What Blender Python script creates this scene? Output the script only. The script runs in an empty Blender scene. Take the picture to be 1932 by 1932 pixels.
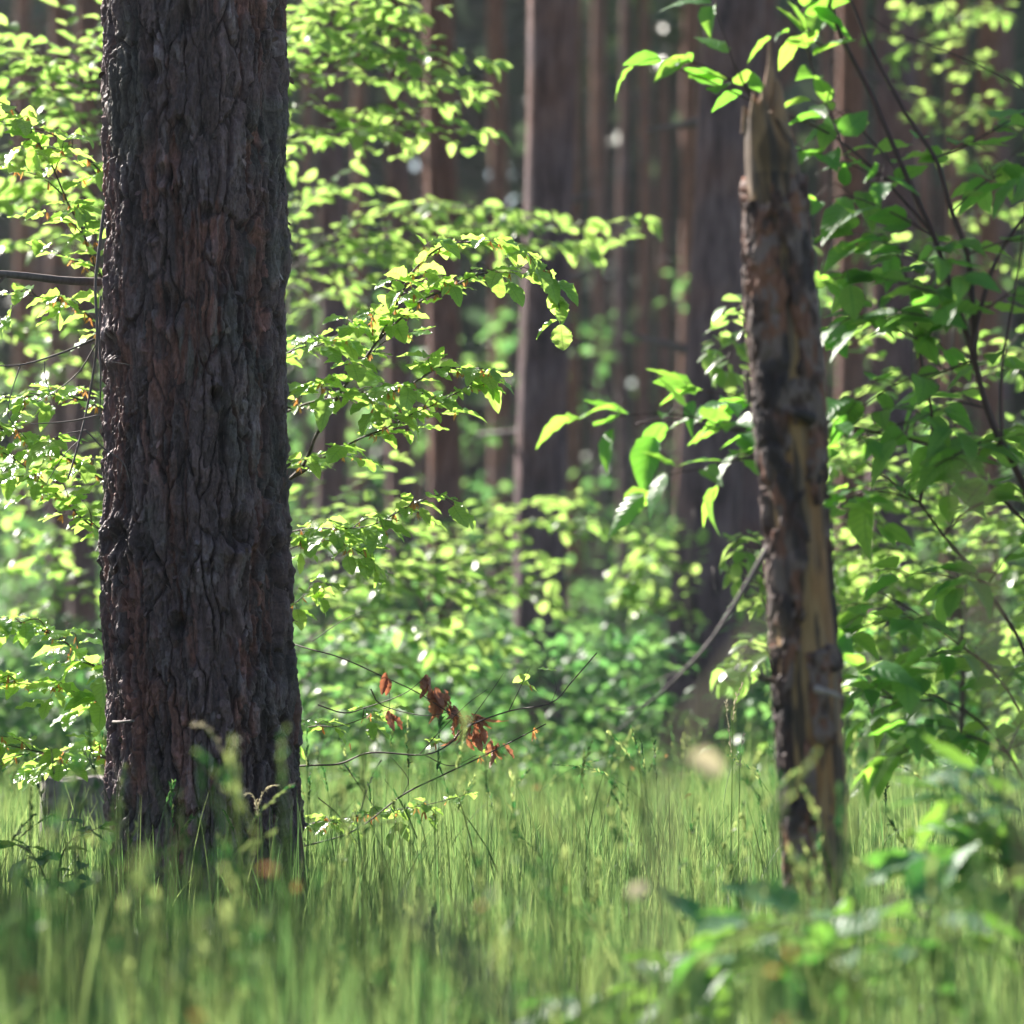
import bpy, math, random
import numpy as np
from mathutils import Vector

rng = np.random.default_rng(11)
random.seed(5)
PI = math.pi
scene = bpy.context.scene
COL = scene.collection

# ------------------------------------------------------------------ camera frame
F = 8050.0            # 1932-wide picture units per (metre / metre of depth)
HZ, CX, CAMZ = 1310.0, 966.0, 0.50
def P(px, py, d):
    return np.array([(px - CX) * d / F, d, CAMZ + (HZ - py) * d / F])
def X(px, d): return (px - CX) * d / F

SUN_AZ, SUN_EL = math.radians(40), math.radians(37)      # azimuth measured to the left of the view
SUN = np.array([-math.sin(SUN_AZ) * math.cos(SUN_EL), math.cos(SUN_AZ) * math.cos(SUN_EL), math.sin(SUN_EL)])

# ------------------------------------------------------------------ numpy noise
_perm = rng.permutation(256)
_perm = np.concatenate([_perm, _perm])
_val = rng.random(256)
def _h(ix, iy): return _perm[(_perm[ix & 255] + iy) & 255]
def vnoise(x, y, s=0):
    x = np.asarray(x, float) + s * 17.31; y = np.asarray(y, float) + s * 9.77
    ix = np.floor(x).astype(int); iy = np.floor(y).astype(int)
    fx = x - ix; fy = y - iy
    fx = fx * fx * (3 - 2 * fx); fy = fy * fy * (3 - 2 * fy)
    a = _val[_h(ix, iy)]; b = _val[_h(ix + 1, iy)]; c = _val[_h(ix, iy + 1)]; d = _val[_h(ix + 1, iy + 1)]
    return (a + (b - a) * fx) * (1 - fy) + (c + (d - c) * fx) * fy
def fbm(x, y, s=0, o=4):
    t = 0; a = 0.5; n = 0
    for i in range(o):
        t = t + a * vnoise(x * 2 ** i, y * 2 ** i, s + i * 3); n += a; a *= 0.5
    return t / n
def worley(x, y, s=0, jit=0.95):
    x = np.asarray(x, float) + s * 31.7; y = np.asarray(y, float) + s * 12.9
    ix = np.floor(x).astype(int); iy = np.floor(y).astype(int)
    f1 = np.full(x.shape, 9.0); f2 = np.full(x.shape, 9.0); cid = np.zeros(x.shape, int)
    for dx in (-1, 0, 1):
        for dy in (-1, 0, 1):
            hx = _h(ix + dx, iy + dy)
            px = ix + dx + 0.5 + (_val[hx] - 0.5) * jit
            py = iy + dy + 0.5 + (_val[(hx * 7 + 13) & 255] - 0.5) * jit
            d = np.hypot(x - px, y - py)
            closer = d < f1
            f2 = np.where(closer, f1, np.minimum(f2, d))
            cid = np.where(closer, hx, cid)
            f1 = np.where(closer, d, f1)
    return f1, f2, _val[(cid * 5 + 3) & 255]
def sstep(a, b, x):
    t = np.clip((x - a) / (b - a), 0, 1)
    return t * t * (3 - 2 * t)
def nrm(v): return v / np.maximum(np.linalg.norm(v, axis=-1, keepdims=True), 1e-9)
def lerp(a, b, t): return a + (b - a) * t

# ------------------------------------------------------------------ mesh collecting
class MB:
    def __init__(s): s.v = []; s.f = []; s.c = []; s.n = 0
    def add(s, v, f, c=None):
        v = np.asarray(v, float).reshape(-1, 3); f = np.asarray(f, int).reshape(-1, 3)
        if c is None: c = np.full((len(v), 3), 0.5)
        s.v.append(v); s.f.append(f + s.n); s.c.append(np.asarray(c, float).reshape(-1, 3)); s.n += len(v)
    def mesh(s, name, mat, smooth=True):
        v = np.concatenate(s.v); f = np.concatenate(s.f); c = np.concatenate(s.c)
        me = bpy.data.meshes.new(name)
        me.vertices.add(len(v)); me.vertices.foreach_set('co', v.astype(np.float32).ravel())
        me.loops.add(len(f) * 3); me.loops.foreach_set('vertex_index', f.astype(np.int32).ravel())
        me.polygons.add(len(f)); me.polygons.foreach_set('loop_start', np.arange(0, len(f) * 3, 3, dtype=np.int32))
        at = me.attributes.new('tint', 'FLOAT_COLOR', 'POINT')
        at.data.foreach_set('color', np.concatenate([c, np.ones((len(c), 1))], 1).astype(np.float32).ravel())
        me.update(calc_edges=True)
        me.polygons.foreach_set('use_smooth', np.full(len(f), smooth, dtype=bool))
        me.materials.append(mat); me.validate()
        return me
    def build(s, name, mat, parent=None, smooth=True):
        if not s.v: return None
        o = bpy.data.objects.new(name, s.mesh(name, mat, smooth)); COL.objects.link(o)
        if parent is not None:
            o.parent = parent
            o.matrix_parent_inverse = parent.matrix_basis.inverted()
        return o

def tag(o, label=None, cat=None, group=None, kind=None):
    if label: o['label'] = label
    if cat: o['category'] = cat
    if group: o['group'] = group
    if kind: o['kind'] = kind
    return o
def empty(name, loc, label, cat, group=None):
    o = bpy.data.objects.new(name, None); COL.objects.link(o); o.location = [float(q) for q in loc]
    o.empty_display_size = 0.1
    return tag(o, label, cat, group)
def copy_tree(o, parent=None):
    c = o.copy(); COL.objects.link(c); c.parent = parent
    for ch in list(o.children): copy_tree(ch, c)
    return c

def catmull(pts, step):
    pts = np.asarray(pts, float)
    p = np.vstack([2 * pts[0] - pts[1], pts, 2 * pts[-1] - pts[-2]])
    out = []
    for i in range(1, len(p) - 2):
        L = np.linalg.norm(p[i + 1] - p[i]); n = max(2, int(L / step))
        t = np.linspace(0, 1, n, endpoint=False)[:, None]
        out.append(0.5 * (2 * p[i] + (p[i + 1] - p[i - 1]) * t + (2 * p[i - 1] - 5 * p[i] + 4 * p[i + 1] - p[i + 2]) * t ** 2
                          + (-p[i - 1] + 3 * p[i] - 3 * p[i + 1] + p[i + 2]) * t ** 3))
    out.append(pts[-1:])
    return np.vstack(out)

def tube(mb, pts, r0, r1=None, sides=6, col=(.5, .5, .5), wob=0.0):
    pts = np.asarray(pts, float); n = len(pts)
    if n < 2: return
    r1 = r0 if r1 is None else r1
    d = nrm(np.gradient(pts, axis=0))
    ref = np.where(np.abs(d[:, 2:3]) > 0.9, np.array([[1., 0, 0]]), np.array([[0, 0, 1.]]))
    a = nrm(np.cross(d, ref)); b = np.cross(d, a)
    r = np.linspace(r0, r1, n) * (1 + wob * (rng.random(n) - 0.5))
    th = np.arange(sides) * 2 * PI / sides
    ring = pts[:, None] + r[:, None, None] * (np.cos(th)[None, :, None] * a[:, None] + np.sin(th)[None, :, None] * b[:, None])
    v = ring.reshape(-1, 3)
    i = np.arange(n - 1)[:, None] * sides; j = np.arange(sides)[None]; k = (j + 1) % sides
    q = np.stack([i + j, i + k, i + sides + k, i + sides + j], -1).reshape(-1, 4)
    f = np.vstack([q[:, [0, 1, 2]], q[:, [0, 2, 3]]])
    v = np.vstack([v, pts[-1:]])
    m = n * sides
    cap = np.stack([m - sides + np.arange(sides), m - sides + (np.arange(sides) + 1) % sides, np.full(sides, m)], -1)
    mb.add(v, np.vstack([f, cap]), np.tile(np.array(col), (len(v), 1)))

# ------------------------------------------------------------------ leaves
def leaf_template(stations, across, prof):
    """x across (-1..1 scaled by the profile), y along 0..1; returns verts, tris, (along, across)"""
    v = []; uv = []; idx = []
    for t in stations:
        w = prof(t); row = []
        if w < 1e-4:
            row = [len(v)] * len(across); v.append((0, t, 0)); uv.append((t, 0))
        else:
            for a in across: row.append(len(v)); v.append((a * w, t, 0)); uv.append((t, a))
        idx.append(row)
    f = []
    for i in range(len(idx) - 1):
        for j in range(len(across) - 1):
            a, b, c, d = idx[i][j], idx[i][j + 1], idx[i + 1][j + 1], idx[i + 1][j]
            if a != b: f.append((a, b, c if c != b else d))
            if c != d: f.append((a, c, d))
    return np.array(v, float), np.array(f, int), np.array(uv, float)
def p_beech(t): return 0.0 if t <= 0 or t >= 1 else 0.30 * math.sin(PI * t ** 0.86) ** 0.72
def p_cherry(t): return 0.0 if t <= 0 or t >= 1 else 0.30 * (math.sin(PI * min(1, t ** 0.72)) ** 0.85) * (1 - 0.25 * t)
T_BEECH = leaf_template([0, .06, .14, .22, .3, .38, .46, .54, .62, .7, .78, .86, .93, 1], [-1, -.5, 0, .5, 1], p_beech)
T_BEECH_LOW = leaf_template([0, .22, .5, .8, 1], [-1, 0, 1], p_beech)
T_CHERRY = leaf_template([0, .07, .16, .26, .36, .48, .6, .72, .83, .92, 1], [-1, -.5, 0, .5, 1], p_cherry)
T_NEEDLE = leaf_template([0, .3, .7, 1], [-1, 1], lambda t: 0 if t <= 0 or t >= 1 else 0.2 * math.sin(PI * t) ** .6)

def add_leaves(mb, tpl, pos, axis, normal, size, droop=None, fold=None, wave=0.0, tint=None, wid=None):
    v, f, uv = tpl
    n = len(pos)
    if n == 0: return
    pos = np.asarray(pos, float); size = np.broadcast_to(np.asarray(size, float), (n,))
    ax = nrm(np.asarray(axis, float)); nn = np.asarray(normal, float)
    nn = nrm(nn - (nn * ax).sum(1, keepdims=True) * ax); sd = np.cross(ax, nn)
    droop = rng.normal(.25, .2, n) if droop is None else droop
    fold = rng.normal(.25, .18, n) if fold is None else fold
    wid = rng.normal(1, .1, n) if wid is None else wid
    tint = rng.random(n) if tint is None else tint
    x = v[None, :, 0] * wid[:, None]; y = np.repeat(v[None, :, 1], n, 0)
    z = -droop[:, None] * y ** 2 + fold[:, None] * np.abs(x)
    if wave:
        ph = rng.random(n)[:, None] * 6.28
        z = z + wave * np.abs(x) * 3 * np.sin(y * 19 + ph + np.sign(x) * 1.3)
        x = x * (1 + wave * 1.6 * np.sin(y * 44) * (np.abs(uv[None, :, 1]) > .9))
        x = x + (rng.normal(0, .10, n)[:, None]) * y ** 2
    w = pos[:, None] + size[:, None, None] * (x[..., None] * sd[:, None] + y[..., None] * ax[:, None] + z[..., None] * nn[:, None])
    ff = f[None] + (np.arange(n) * len(v))[:, None, None]
    c = np.empty((n, len(v), 3)); c[..., 0] = tint[:, None]; c[..., 1] = uv[None, :, 0]; c[..., 2] = uv[None, :, 1] * .5 + .5
    mb.add(w.reshape(-1, 3), ff.reshape(-1, 3), c.reshape(-1, 3))

UP = np.array([0, 0, 1.])
def spray(wood, leaf, husk, pts, r0, tpl, leaf_size=.056, gap=.03, twig_gap=.075, twig_len=.26, start=.08, tilt=.25,
          wave=.05, husk_p=.0, step=.012, lean=0.0, sides=6, twig_drop=.0):
    ax = catmull(pts, step); seg = np.linalg.norm(np.diff(ax, axis=0), axis=1)
    L = np.concatenate([[0], np.cumsum(seg)]); tot = L[-1]
    if wood is not None: tube(wood, ax, r0, max(r0 * .22, .0008), sides)
    lp, la, ln = [], [], []
    def at(poly, LL, s):
        i = min(np.searchsorted(LL, s), len(poly) - 1)
        d = poly[min(i + 1, len(poly) - 1)] - poly[max(i - 1, 0)]
        return poly[i], d / max(np.linalg.norm(d), 1e-9)
    def leaves_along(poly, LL, s0, g):
        s = s0; sg = random.choice((-1, 1))
        while s < LL[-1]:
            p, d = at(poly, LL, s)
            sv = np.cross(d, UP); k = np.linalg.norm(sv); sv = sv / k if k > .1 else np.array([1., 0, 0])
            a = d * random.uniform(.35, .8) + sv * sg * random.uniform(.55, .95) + UP * random.gauss(-.08, .16)
            a /= np.linalg.norm(a)
            q = p + a * leaf_size * .12
            lp.append(q); la.append(a); ln.append(UP + rng.normal(0, tilt, 3))
            if husk is not None and random.random() < husk_p:
                for _ in range(random.randint(2, 5)):
                    hd = np.array([random.gauss(0, .35), random.gauss(0, .35), -1.])
                    add_leaves(husk, T_NEEDLE, [p], [hd], [np.array([random.gauss(0, 1), random.gauss(0, 1), .1])], random.uniform(.012, .024),
                               droop=np.array([random.gauss(0, .3)]), fold=np.zeros(1), wid=np.array([.55]))
            sg = -sg; s += g * random.uniform(.75, 1.3)
        p, d = at(poly, LL, LL[-1])
        lp.append(p); la.append(d + UP * random.gauss(-.1, .2)); ln.append(UP + rng.normal(0, tilt, 3))
    leaves_along(ax, L, tot * max(start, .12), gap)
    s = tot * start; sg = 1
    while s < tot * .93:
        p, d = at(ax, L, s); t = s / tot
        sv = np.cross(d, UP); k = np.linalg.norm(sv); sv = sv / k if k > .1 else np.array([1., 0, 0])
        ln_ = twig_len * (1 - .72 * t) * random.uniform(.55, 1.15)
        td = d * random.uniform(.6, .95) + sv * sg * random.uniform(.55, .9) + UP * (random.uniform(-.12, .2) + lean)
        td /= np.linalg.norm(td)
        e1 = p + td * ln_ * .5 + UP * random.uniform(0, .02); e2 = p + td * ln_ + d * ln_ * .18 - UP * (random.uniform(-.01, .05) + twig_drop)
        tw = catmull([p, e1, e2], step * 1.2)
        TL = np.concatenate([[0], np.cumsum(np.linalg.norm(np.diff(tw, axis=0), axis=1))])
        if wood is not None: tube(wood, tw, max(r0 * .4, .0011), .0006, max(4, sides - 2))
        leaves_along(tw, TL, TL[-1] * .12, gap)
        sg = -sg; s += twig_gap * random.uniform(.7, 1.35)
    n = len(lp)
    add_leaves(leaf, tpl, np.array(lp), np.array(la), np.array(ln), np.clip(rng.normal(leaf_size, leaf_size * .2, n), leaf_size * .4, leaf_size * 1.4), wave=wave)

# ------------------------------------------------------------------ materials
class N:
    def __init__(s, name):
        s.m = bpy.data.materials.new(name); s.m.use_nodes = True; s.t = s.m.node_tree; s.t.nodes.clear()
        s.out = s.t.nodes.new('ShaderNodeOutputMaterial')
    def __call__(s, typ, ins=None, **kw):
        n = s.t.nodes.new(typ)
        for k, v in kw.items(): setattr(n, k, v)
        for k, v in (ins or {}).items():
            if isinstance(v, bpy.types.NodeSocket): s.t.links.new(v, n.inputs[k])
            else: n.inputs[k].default_value = v
        return n
    def mix(s, f, a, b, typ='MIX'):
        n = s.t.nodes.new('ShaderNodeMix'); n.data_type = 'RGBA'; n.blend_type = typ
        for i, v in ((0, f), (6, a), (7, b)):
            if isinstance(v, bpy.types.NodeSocket): s.t.links.new(v, n.inputs[i])
            else: n.inputs[i].default_value = v if i == 0 else (*v[:3], 1)
        return n.outputs[2]
    def math(s, op, a, b=0.0):
        n = s.t.nodes.new('ShaderNodeMath'); n.operation = op
        for i, v in enumerate((a, b)):
            if isinstance(v, bpy.types.NodeSocket): s.t.links.new(v, n.inputs[i])
            else: n.inputs[i].default_value = v
        return n.outputs[0]
    def ramp(s, fac, stops):
        n = s.t.nodes.new('ShaderNodeValToRGB'); e = n.color_ramp.elements
        while len(e) < len(stops): e.new(0.5)
        for el, (p, c) in zip(e, stops): el.position = p; el.color = (*c, 1)
        s.t.links.new(fac, n.inputs[0]); return n.outputs[0]
    def done(s, shader): s.t.links.new(shader, s.out.inputs['Surface']); return s.m

def leaf_mat(name, c_a, c_b, t_a, t_b, trans=.5, rough=.38, veins=True, spec=.5):
    m = N(name); at = m('ShaderNodeAttribute', attribute_name='tint'); sep = m('ShaderNodeSeparateColor', {0: at.outputs['Color']})
    r, g, b = sep.outputs
    info = m('ShaderNodeObjectInfo')
    rr = m.math('FRACT', m.math('ADD', r, m.math('MULTIPLY', info.outputs['Random'], .37)))
    base = m.mix(rr, c_a, c_b); tr = m.mix(rr, t_a, t_b)
    ins = {}
    if veins:
        off = m.math('ABSOLUTE', m.math('SUBTRACT', b, .5))
        ph = m.math('MULTIPLY', m.math('SUBTRACT', g, m.math('MULTIPLY', off, .42)), 2 * PI * 8)
        w = m.math('SINE', ph)
        line = m.math('POWER', m.math('ADD', m.math('MULTIPLY', w, .5), .5), 5.0)
        mid = m.math('LESS_THAN', off, .035)
        v = m.math('MAXIMUM', m.math('MULTIPLY', line, .55), mid)
        tr = m.mix(m.math('MULTIPLY', v, .5), tr, tuple(x * .35 for x in t_a))
        base = m.mix(m.math('MULTIPLY', v, .4), base, tuple(min(1, x * 2.0) for x in c_b))
        bump = m('ShaderNodeBump', {'Height': w, 'Strength': .35, 'Distance': .002})
        ins['Normal'] = bump.outputs[0]
    pr = m('ShaderNodeBsdfPrincipled', {'Base Color': base, 'Roughness': rough, 'Specular IOR Level': spec, **ins})
    tl = m('ShaderNodeBsdfTranslucent', {'Color': tr})
    mx = m('ShaderNodeMixShader', {0: trans, 1: pr.outputs[0], 2: tl.outputs[0]})
    return m.done(mx.outputs[0])

M = {}
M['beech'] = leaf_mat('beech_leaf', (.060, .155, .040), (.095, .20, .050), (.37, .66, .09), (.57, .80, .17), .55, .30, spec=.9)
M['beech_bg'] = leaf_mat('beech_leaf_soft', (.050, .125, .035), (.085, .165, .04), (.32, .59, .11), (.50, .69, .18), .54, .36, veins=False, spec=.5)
M['cherry'] = leaf_mat('shrub_leaf', (.040, .135, .045), (.06, .165, .05), (.18, .52, .05), (.42, .70, .09), .56, .42, spec=.6)
M['grass'] = leaf_mat('grass_blade', (.011, .050, .022), (.13, .17, .07), (.03, .19, .045), (.50, .60, .20), .44, .55, veins=False, spec=.18)
M['low_leaf'] = leaf_mat('low_leaf', (.035, .115, .055), (.055, .15, .07), (.10, .34, .05), (.26, .48, .06), .40, .50, spec=.5)
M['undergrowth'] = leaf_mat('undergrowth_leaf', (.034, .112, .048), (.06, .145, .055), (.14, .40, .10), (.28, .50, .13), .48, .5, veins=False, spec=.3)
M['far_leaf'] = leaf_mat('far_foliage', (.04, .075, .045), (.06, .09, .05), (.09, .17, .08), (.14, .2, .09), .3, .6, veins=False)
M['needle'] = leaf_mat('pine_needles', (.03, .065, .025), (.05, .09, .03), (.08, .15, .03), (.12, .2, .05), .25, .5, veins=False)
M['husk'] = leaf_mat('bud_husk', (.42, .17, .05), (.52, .25, .09), (.60, .24, .06), (.7, .36, .12), .4, .55, veins=False)
M['dead_leaf'] = leaf_mat('withered_leaf', (.28, .12, .08), (.36, .17, .115), (.42, .15, .07), (.5, .22, .11), .35, .5)
M['straw'] = leaf_mat('dry_straw', (.36, .31, .20), (.46, .40, .28), (.5, .44, .26), (.55, .5, .35), .35, .6, veins=False)

def bark_attr():
    m = N('rough_pine_bark'); at = m('ShaderNodeAttribute', attribute_name='tint')
    tc = m('ShaderNodeTexCoord'); mp = m('ShaderNodeMapping', {'Vector': tc.outputs['Object'], 'Scale': (1, 1, .35)})
    n1 = m('ShaderNodeTexNoise', {'Vector': mp.outputs[0], 'Scale': 170.0, 'Detail': 7.0, 'Roughness': .7})
    n2 = m('ShaderNodeTexNoise', {'Vector': tc.outputs['Object'], 'Scale': 60.0, 'Detail': 5.0, 'Roughness': .65})
    c = m.mix(1.0, at.outputs['Color'], m.ramp(n1.outputs['Fac'], [(.3, (.6, .6, .62)), (.7, (1.4, 1.36, 1.36))]), 'MULTIPLY')
    fleck = m.ramp(n2.outputs['Fac'], [(.62, (0, 0, 0)), (.70, (1, 1, 1))])
    c = m.mix(m.math('MULTIPLY', fleck, .45), c, (.17, .165, .17))
    h = m.math('ADD', m.math('MULTIPLY', n1.outputs['Fac'], .8), m.math('MULTIPLY', n2.outputs['Fac'], .9))
    bp = m('ShaderNodeBump', {'Height': h, 'Strength': 1.0, 'Distance': .008})
    p = m('ShaderNodeBsdfPrincipled', {'Base Color': c, 'Roughness': .58, 'Specular IOR Level': .5, 'Normal': bp.outputs[0]})
    return m.done(p.outputs[0])
M['bark_main'] = bark_attr()

def bark_bg():
    m = N('pine_bark'); tc = m('ShaderNodeTexCoord'); at = m('ShaderNodeAttribute', attribute_name='tint')
    info = m('ShaderNodeObjectInfo')
    mp = m('ShaderNodeMapping', {'Vector': tc.outputs['Object'], 'Scale': (1, 1, .2)})
    n1 = m('ShaderNodeTexNoise', {'Vector': mp.outputs[0], 'Scale': 22.0, 'Detail': 6.0, 'Roughness': .65})
    n2 = m('ShaderNodeTexNoise', {'Vector': tc.outputs['Object'], 'Scale': 2.6, 'Detail': 3.0})
    grey = m.ramp(n1.outputs['Fac'], [(.32, (.035, .024, .028)), (.52, (.145, .096, .104)), (.72, (.25, .175, .18))])
    red = m.ramp(n1.outputs['Fac'], [(.32, (.07, .030, .022)), (.52, (.20, .088, .058)), (.74, (.32, .155, .105))])
    sep = m('ShaderNodeSeparateColor', {0: at.outputs['Color']})
    f = m.math('ADD', m.math('MULTIPLY', m.math('SUBTRACT', n2.outputs['Fac'], .5), 1.8), sep.outputs[0])
    f = m('ShaderNodeClamp', {0: f}).outputs[0]
    bp = m('ShaderNodeBump', {'Height': n1.outputs['Fac'], 'Strength': 1.0, 'Distance': .03})
    p = m('ShaderNodeBsdfPrincipled', {'Base Color': m.mix(f, grey, red), 'Roughness': .85, 'Specular IOR Level': .3, 'Normal': bp.outputs[0]})
    return m.done(p.outputs[0])
M['bark'] = bark_bg()

def simple_wood(name, a, b, scale=(60, 60, 12), rough=.75, attr=False):
    m = N(name); tc = m('ShaderNodeTexCoord'); mp = m('ShaderNodeMapping', {'Vector': tc.outputs['Object'], 'Scale': scale})
    n1 = m('ShaderNodeTexNoise', {'Vector': mp.outputs[0], 'Scale': 1.0, 'Detail': 7.0, 'Roughness': .65})
    c = m.ramp(n1.outputs['Fac'], [(.3, a), (.7, b)])
    if attr:
        at = m('ShaderNodeAttribute', attribute_name='tint')
        c = m.mix(1.0, at.outputs['Color'], m.ramp(n1.outputs['Fac'], [(.25, (.6, .6, .6)), (.75, (1.4, 1.4, 1.4))]), 'MULTIPLY')
    bp = m('ShaderNodeBump', {'Height': n1.outputs['Fac'], 'Strength': .7, 'Distance': .004})
    p = m('ShaderNodeBsdfPrincipled', {'Base Color': c, 'Roughness': rough, 'Specular IOR Level': .35, 'Normal': bp.outputs[0]})
    return m.done(p.outputs[0])
M['twig'] = simple_wood('beech_twig', (.045, .032, .030), (.10, .075, .068))
M['shrub_stem'] = simple_wood('shrub_stem', (.035, .020, .020), (.08, .045, .042))
M['dead_twig'] = simple_wood('dead_twig', (.085, .065, .060), (.17, .14, .13))
M['wood'] = simple_wood('weathered_wood', (1, 1, 1), (1, 1, 1), (90, 90, 9), .7, True)
M['stump'] = simple_wood('grey_stump', (.07, .058, .055), (.24, .21, .20), (14, 14, 30), .8)

def ground_mat():
    m = N('forest_floor'); tc = m('ShaderNodeTexCoord')
    n1 = m('ShaderNodeTexNoise', {'Vector': tc.outputs['Object'], 'Scale': 1.7, 'Detail': 8.0, 'Roughness': .65})
    n2 = m('ShaderNodeTexNoise', {'Vector': tc.outputs['Object'], 'Scale': 45.0, 'Detail': 6.0, 'Roughness': .7})
    a = m.ramp(n2.outputs['Fac'], [(.3, (.035, .06, .02)), (.7, (.07, .12, .035))])
    b = m.ramp(n2.outputs['Fac'], [(.3, (.05, .035, .022)), (.7, (.13, .085, .055))])
    f = m.ramp(n1.outputs['Fac'], [(.5, (0, 0, 0)), (.64, (1, 1, 1))])
    bp = m('ShaderNodeBump', {'Height': n2.outputs['Fac'], 'Strength': .8, 'Distance': .03})
    p = m('ShaderNodeBsdfPrincipled', {'Base Color': m.mix(f, a, b), 'Roughness': .95, 'Normal': bp.outputs[0]})
    return m.done(p.outputs[0])
M['ground'] = ground_mat()

# ------------------------------------------------------------------ ground
def gz(x, y):
    return (fbm(np.asarray(x, float) * .35, np.asarray(y, float) * .35, 4, 3) - .5) * .07 + np.clip(np.asarray(y, float) - 14, 0, 200) * .004
xs = np.concatenate([np.linspace(-500, -30, 14), np.linspace(-26, 26, 105), np.linspace(30, 500, 14)])
ys = np.concatenate([np.linspace(-60, -2, 10), np.linspace(-1, 60, 123), np.linspace(66, 700, 20)])
gx, gy = np.meshgrid(xs, ys); W_ = len(xs)
gv = np.stack([gx, gy, gz(gx, gy)], -1).reshape(-1, 3)
qi = (np.arange(len(ys) - 1)[:, None] * W_ + np.arange(W_ - 1)[None]).ravel()
gf = np.vstack([np.stack([qi, qi + 1, qi + W_ + 1], -1), np.stack([qi, qi + W_ + 1, qi + W_], -1)])
g = MB(); g.add(gv, gf); tag(g.build('ground', M['ground']), 'mossy forest floor under grass and litter', None, None, 'structure')

# ------------------------------------------------------------------ light gaps: where the sun reaches, crown clumps leave a hole
LIT = []
for px, py, d in [(620, 640, 10), (700, 560, 10), (800, 500, 10), (900, 470, 10), (1000, 480, 10), (1050, 580, 10), (850, 740, 10), (700, 780, 10),
                  (600, 760, 10), (760, 960, 10), (640, 1010, 10), (850, 940, 10), (20, 220, 10), (80, 260, 10), (150, 330, 10), (120, 420, 10), (60, 560, 10),
                  (60, 800, 10), (130, 880, 10), (60, 1200, 10), (150, 1200, 10), (100, 1330, 10), (30, 1400, 10), (650, 1340, 10), (750, 1520, 9.8),
                  (60, 150, 14), (120, 230, 14), (40, 300, 14), (130, 130, 14), (700, 80, 14), (620, 200, 14), (800, 180, 14), (900, 130, 14), (600, 100, 14), (740, 230, 14),
                  (60, 620, 15), (120, 900, 15), (60, 1000, 15), (150, 720, 15), (1700, 1000, 15), (1800, 1100, 15), (1650, 1150, 15), (1850, 1000, 15), (1750, 1250, 15), (1860, 1300, 15),
                  (1640, 900, 15), (1700, 850, 15), (1830, 850, 15), (1230, 1040, 19), (1190, 1080, 19), (1400, 1080, 13), (1420, 1200, 13), (1780, 60, 20), (1780, 150, 20), (1800, 220, 20),
                  (1880, 330, 8), (1370, 640, 8), (1300, 740, 8), (1600, 430, 8), (1750, 1500, 12), (1700, 1480, 14), (1850, 1530, 11)]:
    LIT.append(P(px, py, d))
for x in (10, 70, 130, 185):
    for y in (90, 150, 210, 270, 330): LIT.append(P(x, y, 13.5))
for x in range(570, 930, 70):
    for y in (20, 90, 160, 230): LIT.append(P(x, y, 14))
for x in range(1570, 1930, 90):
    for y in range(330, 1250, 120): LIT.append(P(x, y, 7.6))
for y in range(0, 1150, 120): LIT += [P(976, y, 23.3), P(798, y, 31.8)]
for y in range(300, 1450, 140):
    for x in (1590, 1690, 1790, 1890): LIT.append(P(x + random.uniform(-40, 40), y, 7.6))
for k in range(8):
    d = random.uniform(3.6, 6.5); LIT.append(np.array([random.uniform(-.13, .13) * d, d, .28]))
for x in range(560, 1060, 60):
    for y in range(420, 1080, 70):
        if y > 420 + abs(x - 800) * .2 and x < 1060 - max(0, y - 600) * .5: LIT.append(P(x, y, random.uniform(9.8, 10.15)))
for x in (10, 80, 150):
    for y in range(180, 1440, 80): LIT.append(P(x, y, random.uniform(9.8, 10.1)))
for px, py, d in [(505, 1636, 4.3), (913, 1708, 4.6), (1013, 1488, 6.2)]: LIT.append(P(px, py, d))
for k in range(3): LIT.append(P(random.uniform(600, 1300), random.uniform(1050, 1330), random.uniform(15, 24)))
for x in range(1570, 1940, 80):
    for y in range(600, 1340, 90): LIT.append(P(x, y, 14.4))
for px, py in [(1080, 800), (1150, 790), (1220, 790), (1300, 790), (1390, 820), (1340, 740), (1290, 900), (1220, 930), (1240, 110), (1310, 120), (1350, 30), (1500, 60), (1540, 150)]: LIT.append(P(px, py, 7.55))
LIT = np.array(LIT)
FLECK = np.array([[random.uniform(-.13, .14) * d_, d_, random.uniform(.2, .32)] for d_ in np.linspace(3.6, 8.6, 66)])
DARK = np.array([P(x, y, 9.5) for y in range(0, 1600, 180) for x in (200, 260, 330)] + [P(x, y, 20.3) for y in range(0, 1450, 160) for x in (1280, 1330)])
def sun_dist(c, pts):
    q = c[None] - pts; t = q @ SUN
    return np.where(t > 0, np.linalg.norm(q - t[:, None] * SUN[None], axis=1), 99)

crown_clumps = 0
def pine_crown(mb, x, y, h, r, n, keep=1.0):
    """needle clumps on whorls between .6 h and h, leaving the sun gaps"""
    global crown_clumps
    for i in range(n):
        t = random.random() ** .8; z = h * (.62 + .38 * t); rr = r * (1 - .75 * t) * math.sqrt(random.random()); a = random.uniform(0, 2 * PI)
        c = np.array([x + rr * math.cos(a), y + rr * math.sin(a), z])
        if random.random() > keep: continue
        if sun_dist(c, LIT).min() < 1.05 or sun_dist(c, FLECK).min() < .5: continue
        m = 16
        p = c + rng.normal(0, .28, (m, 3)) * np.array([1, 1, .55])
        d = nrm(rng.normal(0, 1, (m, 3)) + np.array([0, 0, .3]))
        add_leaves(mb, T_NEEDLE, p, d, rng.normal(0, 1, (m, 3)), rng.uniform(.35, .65, m), wid=np.full(m, 1.6))
        crown_clumps += 1

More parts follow.
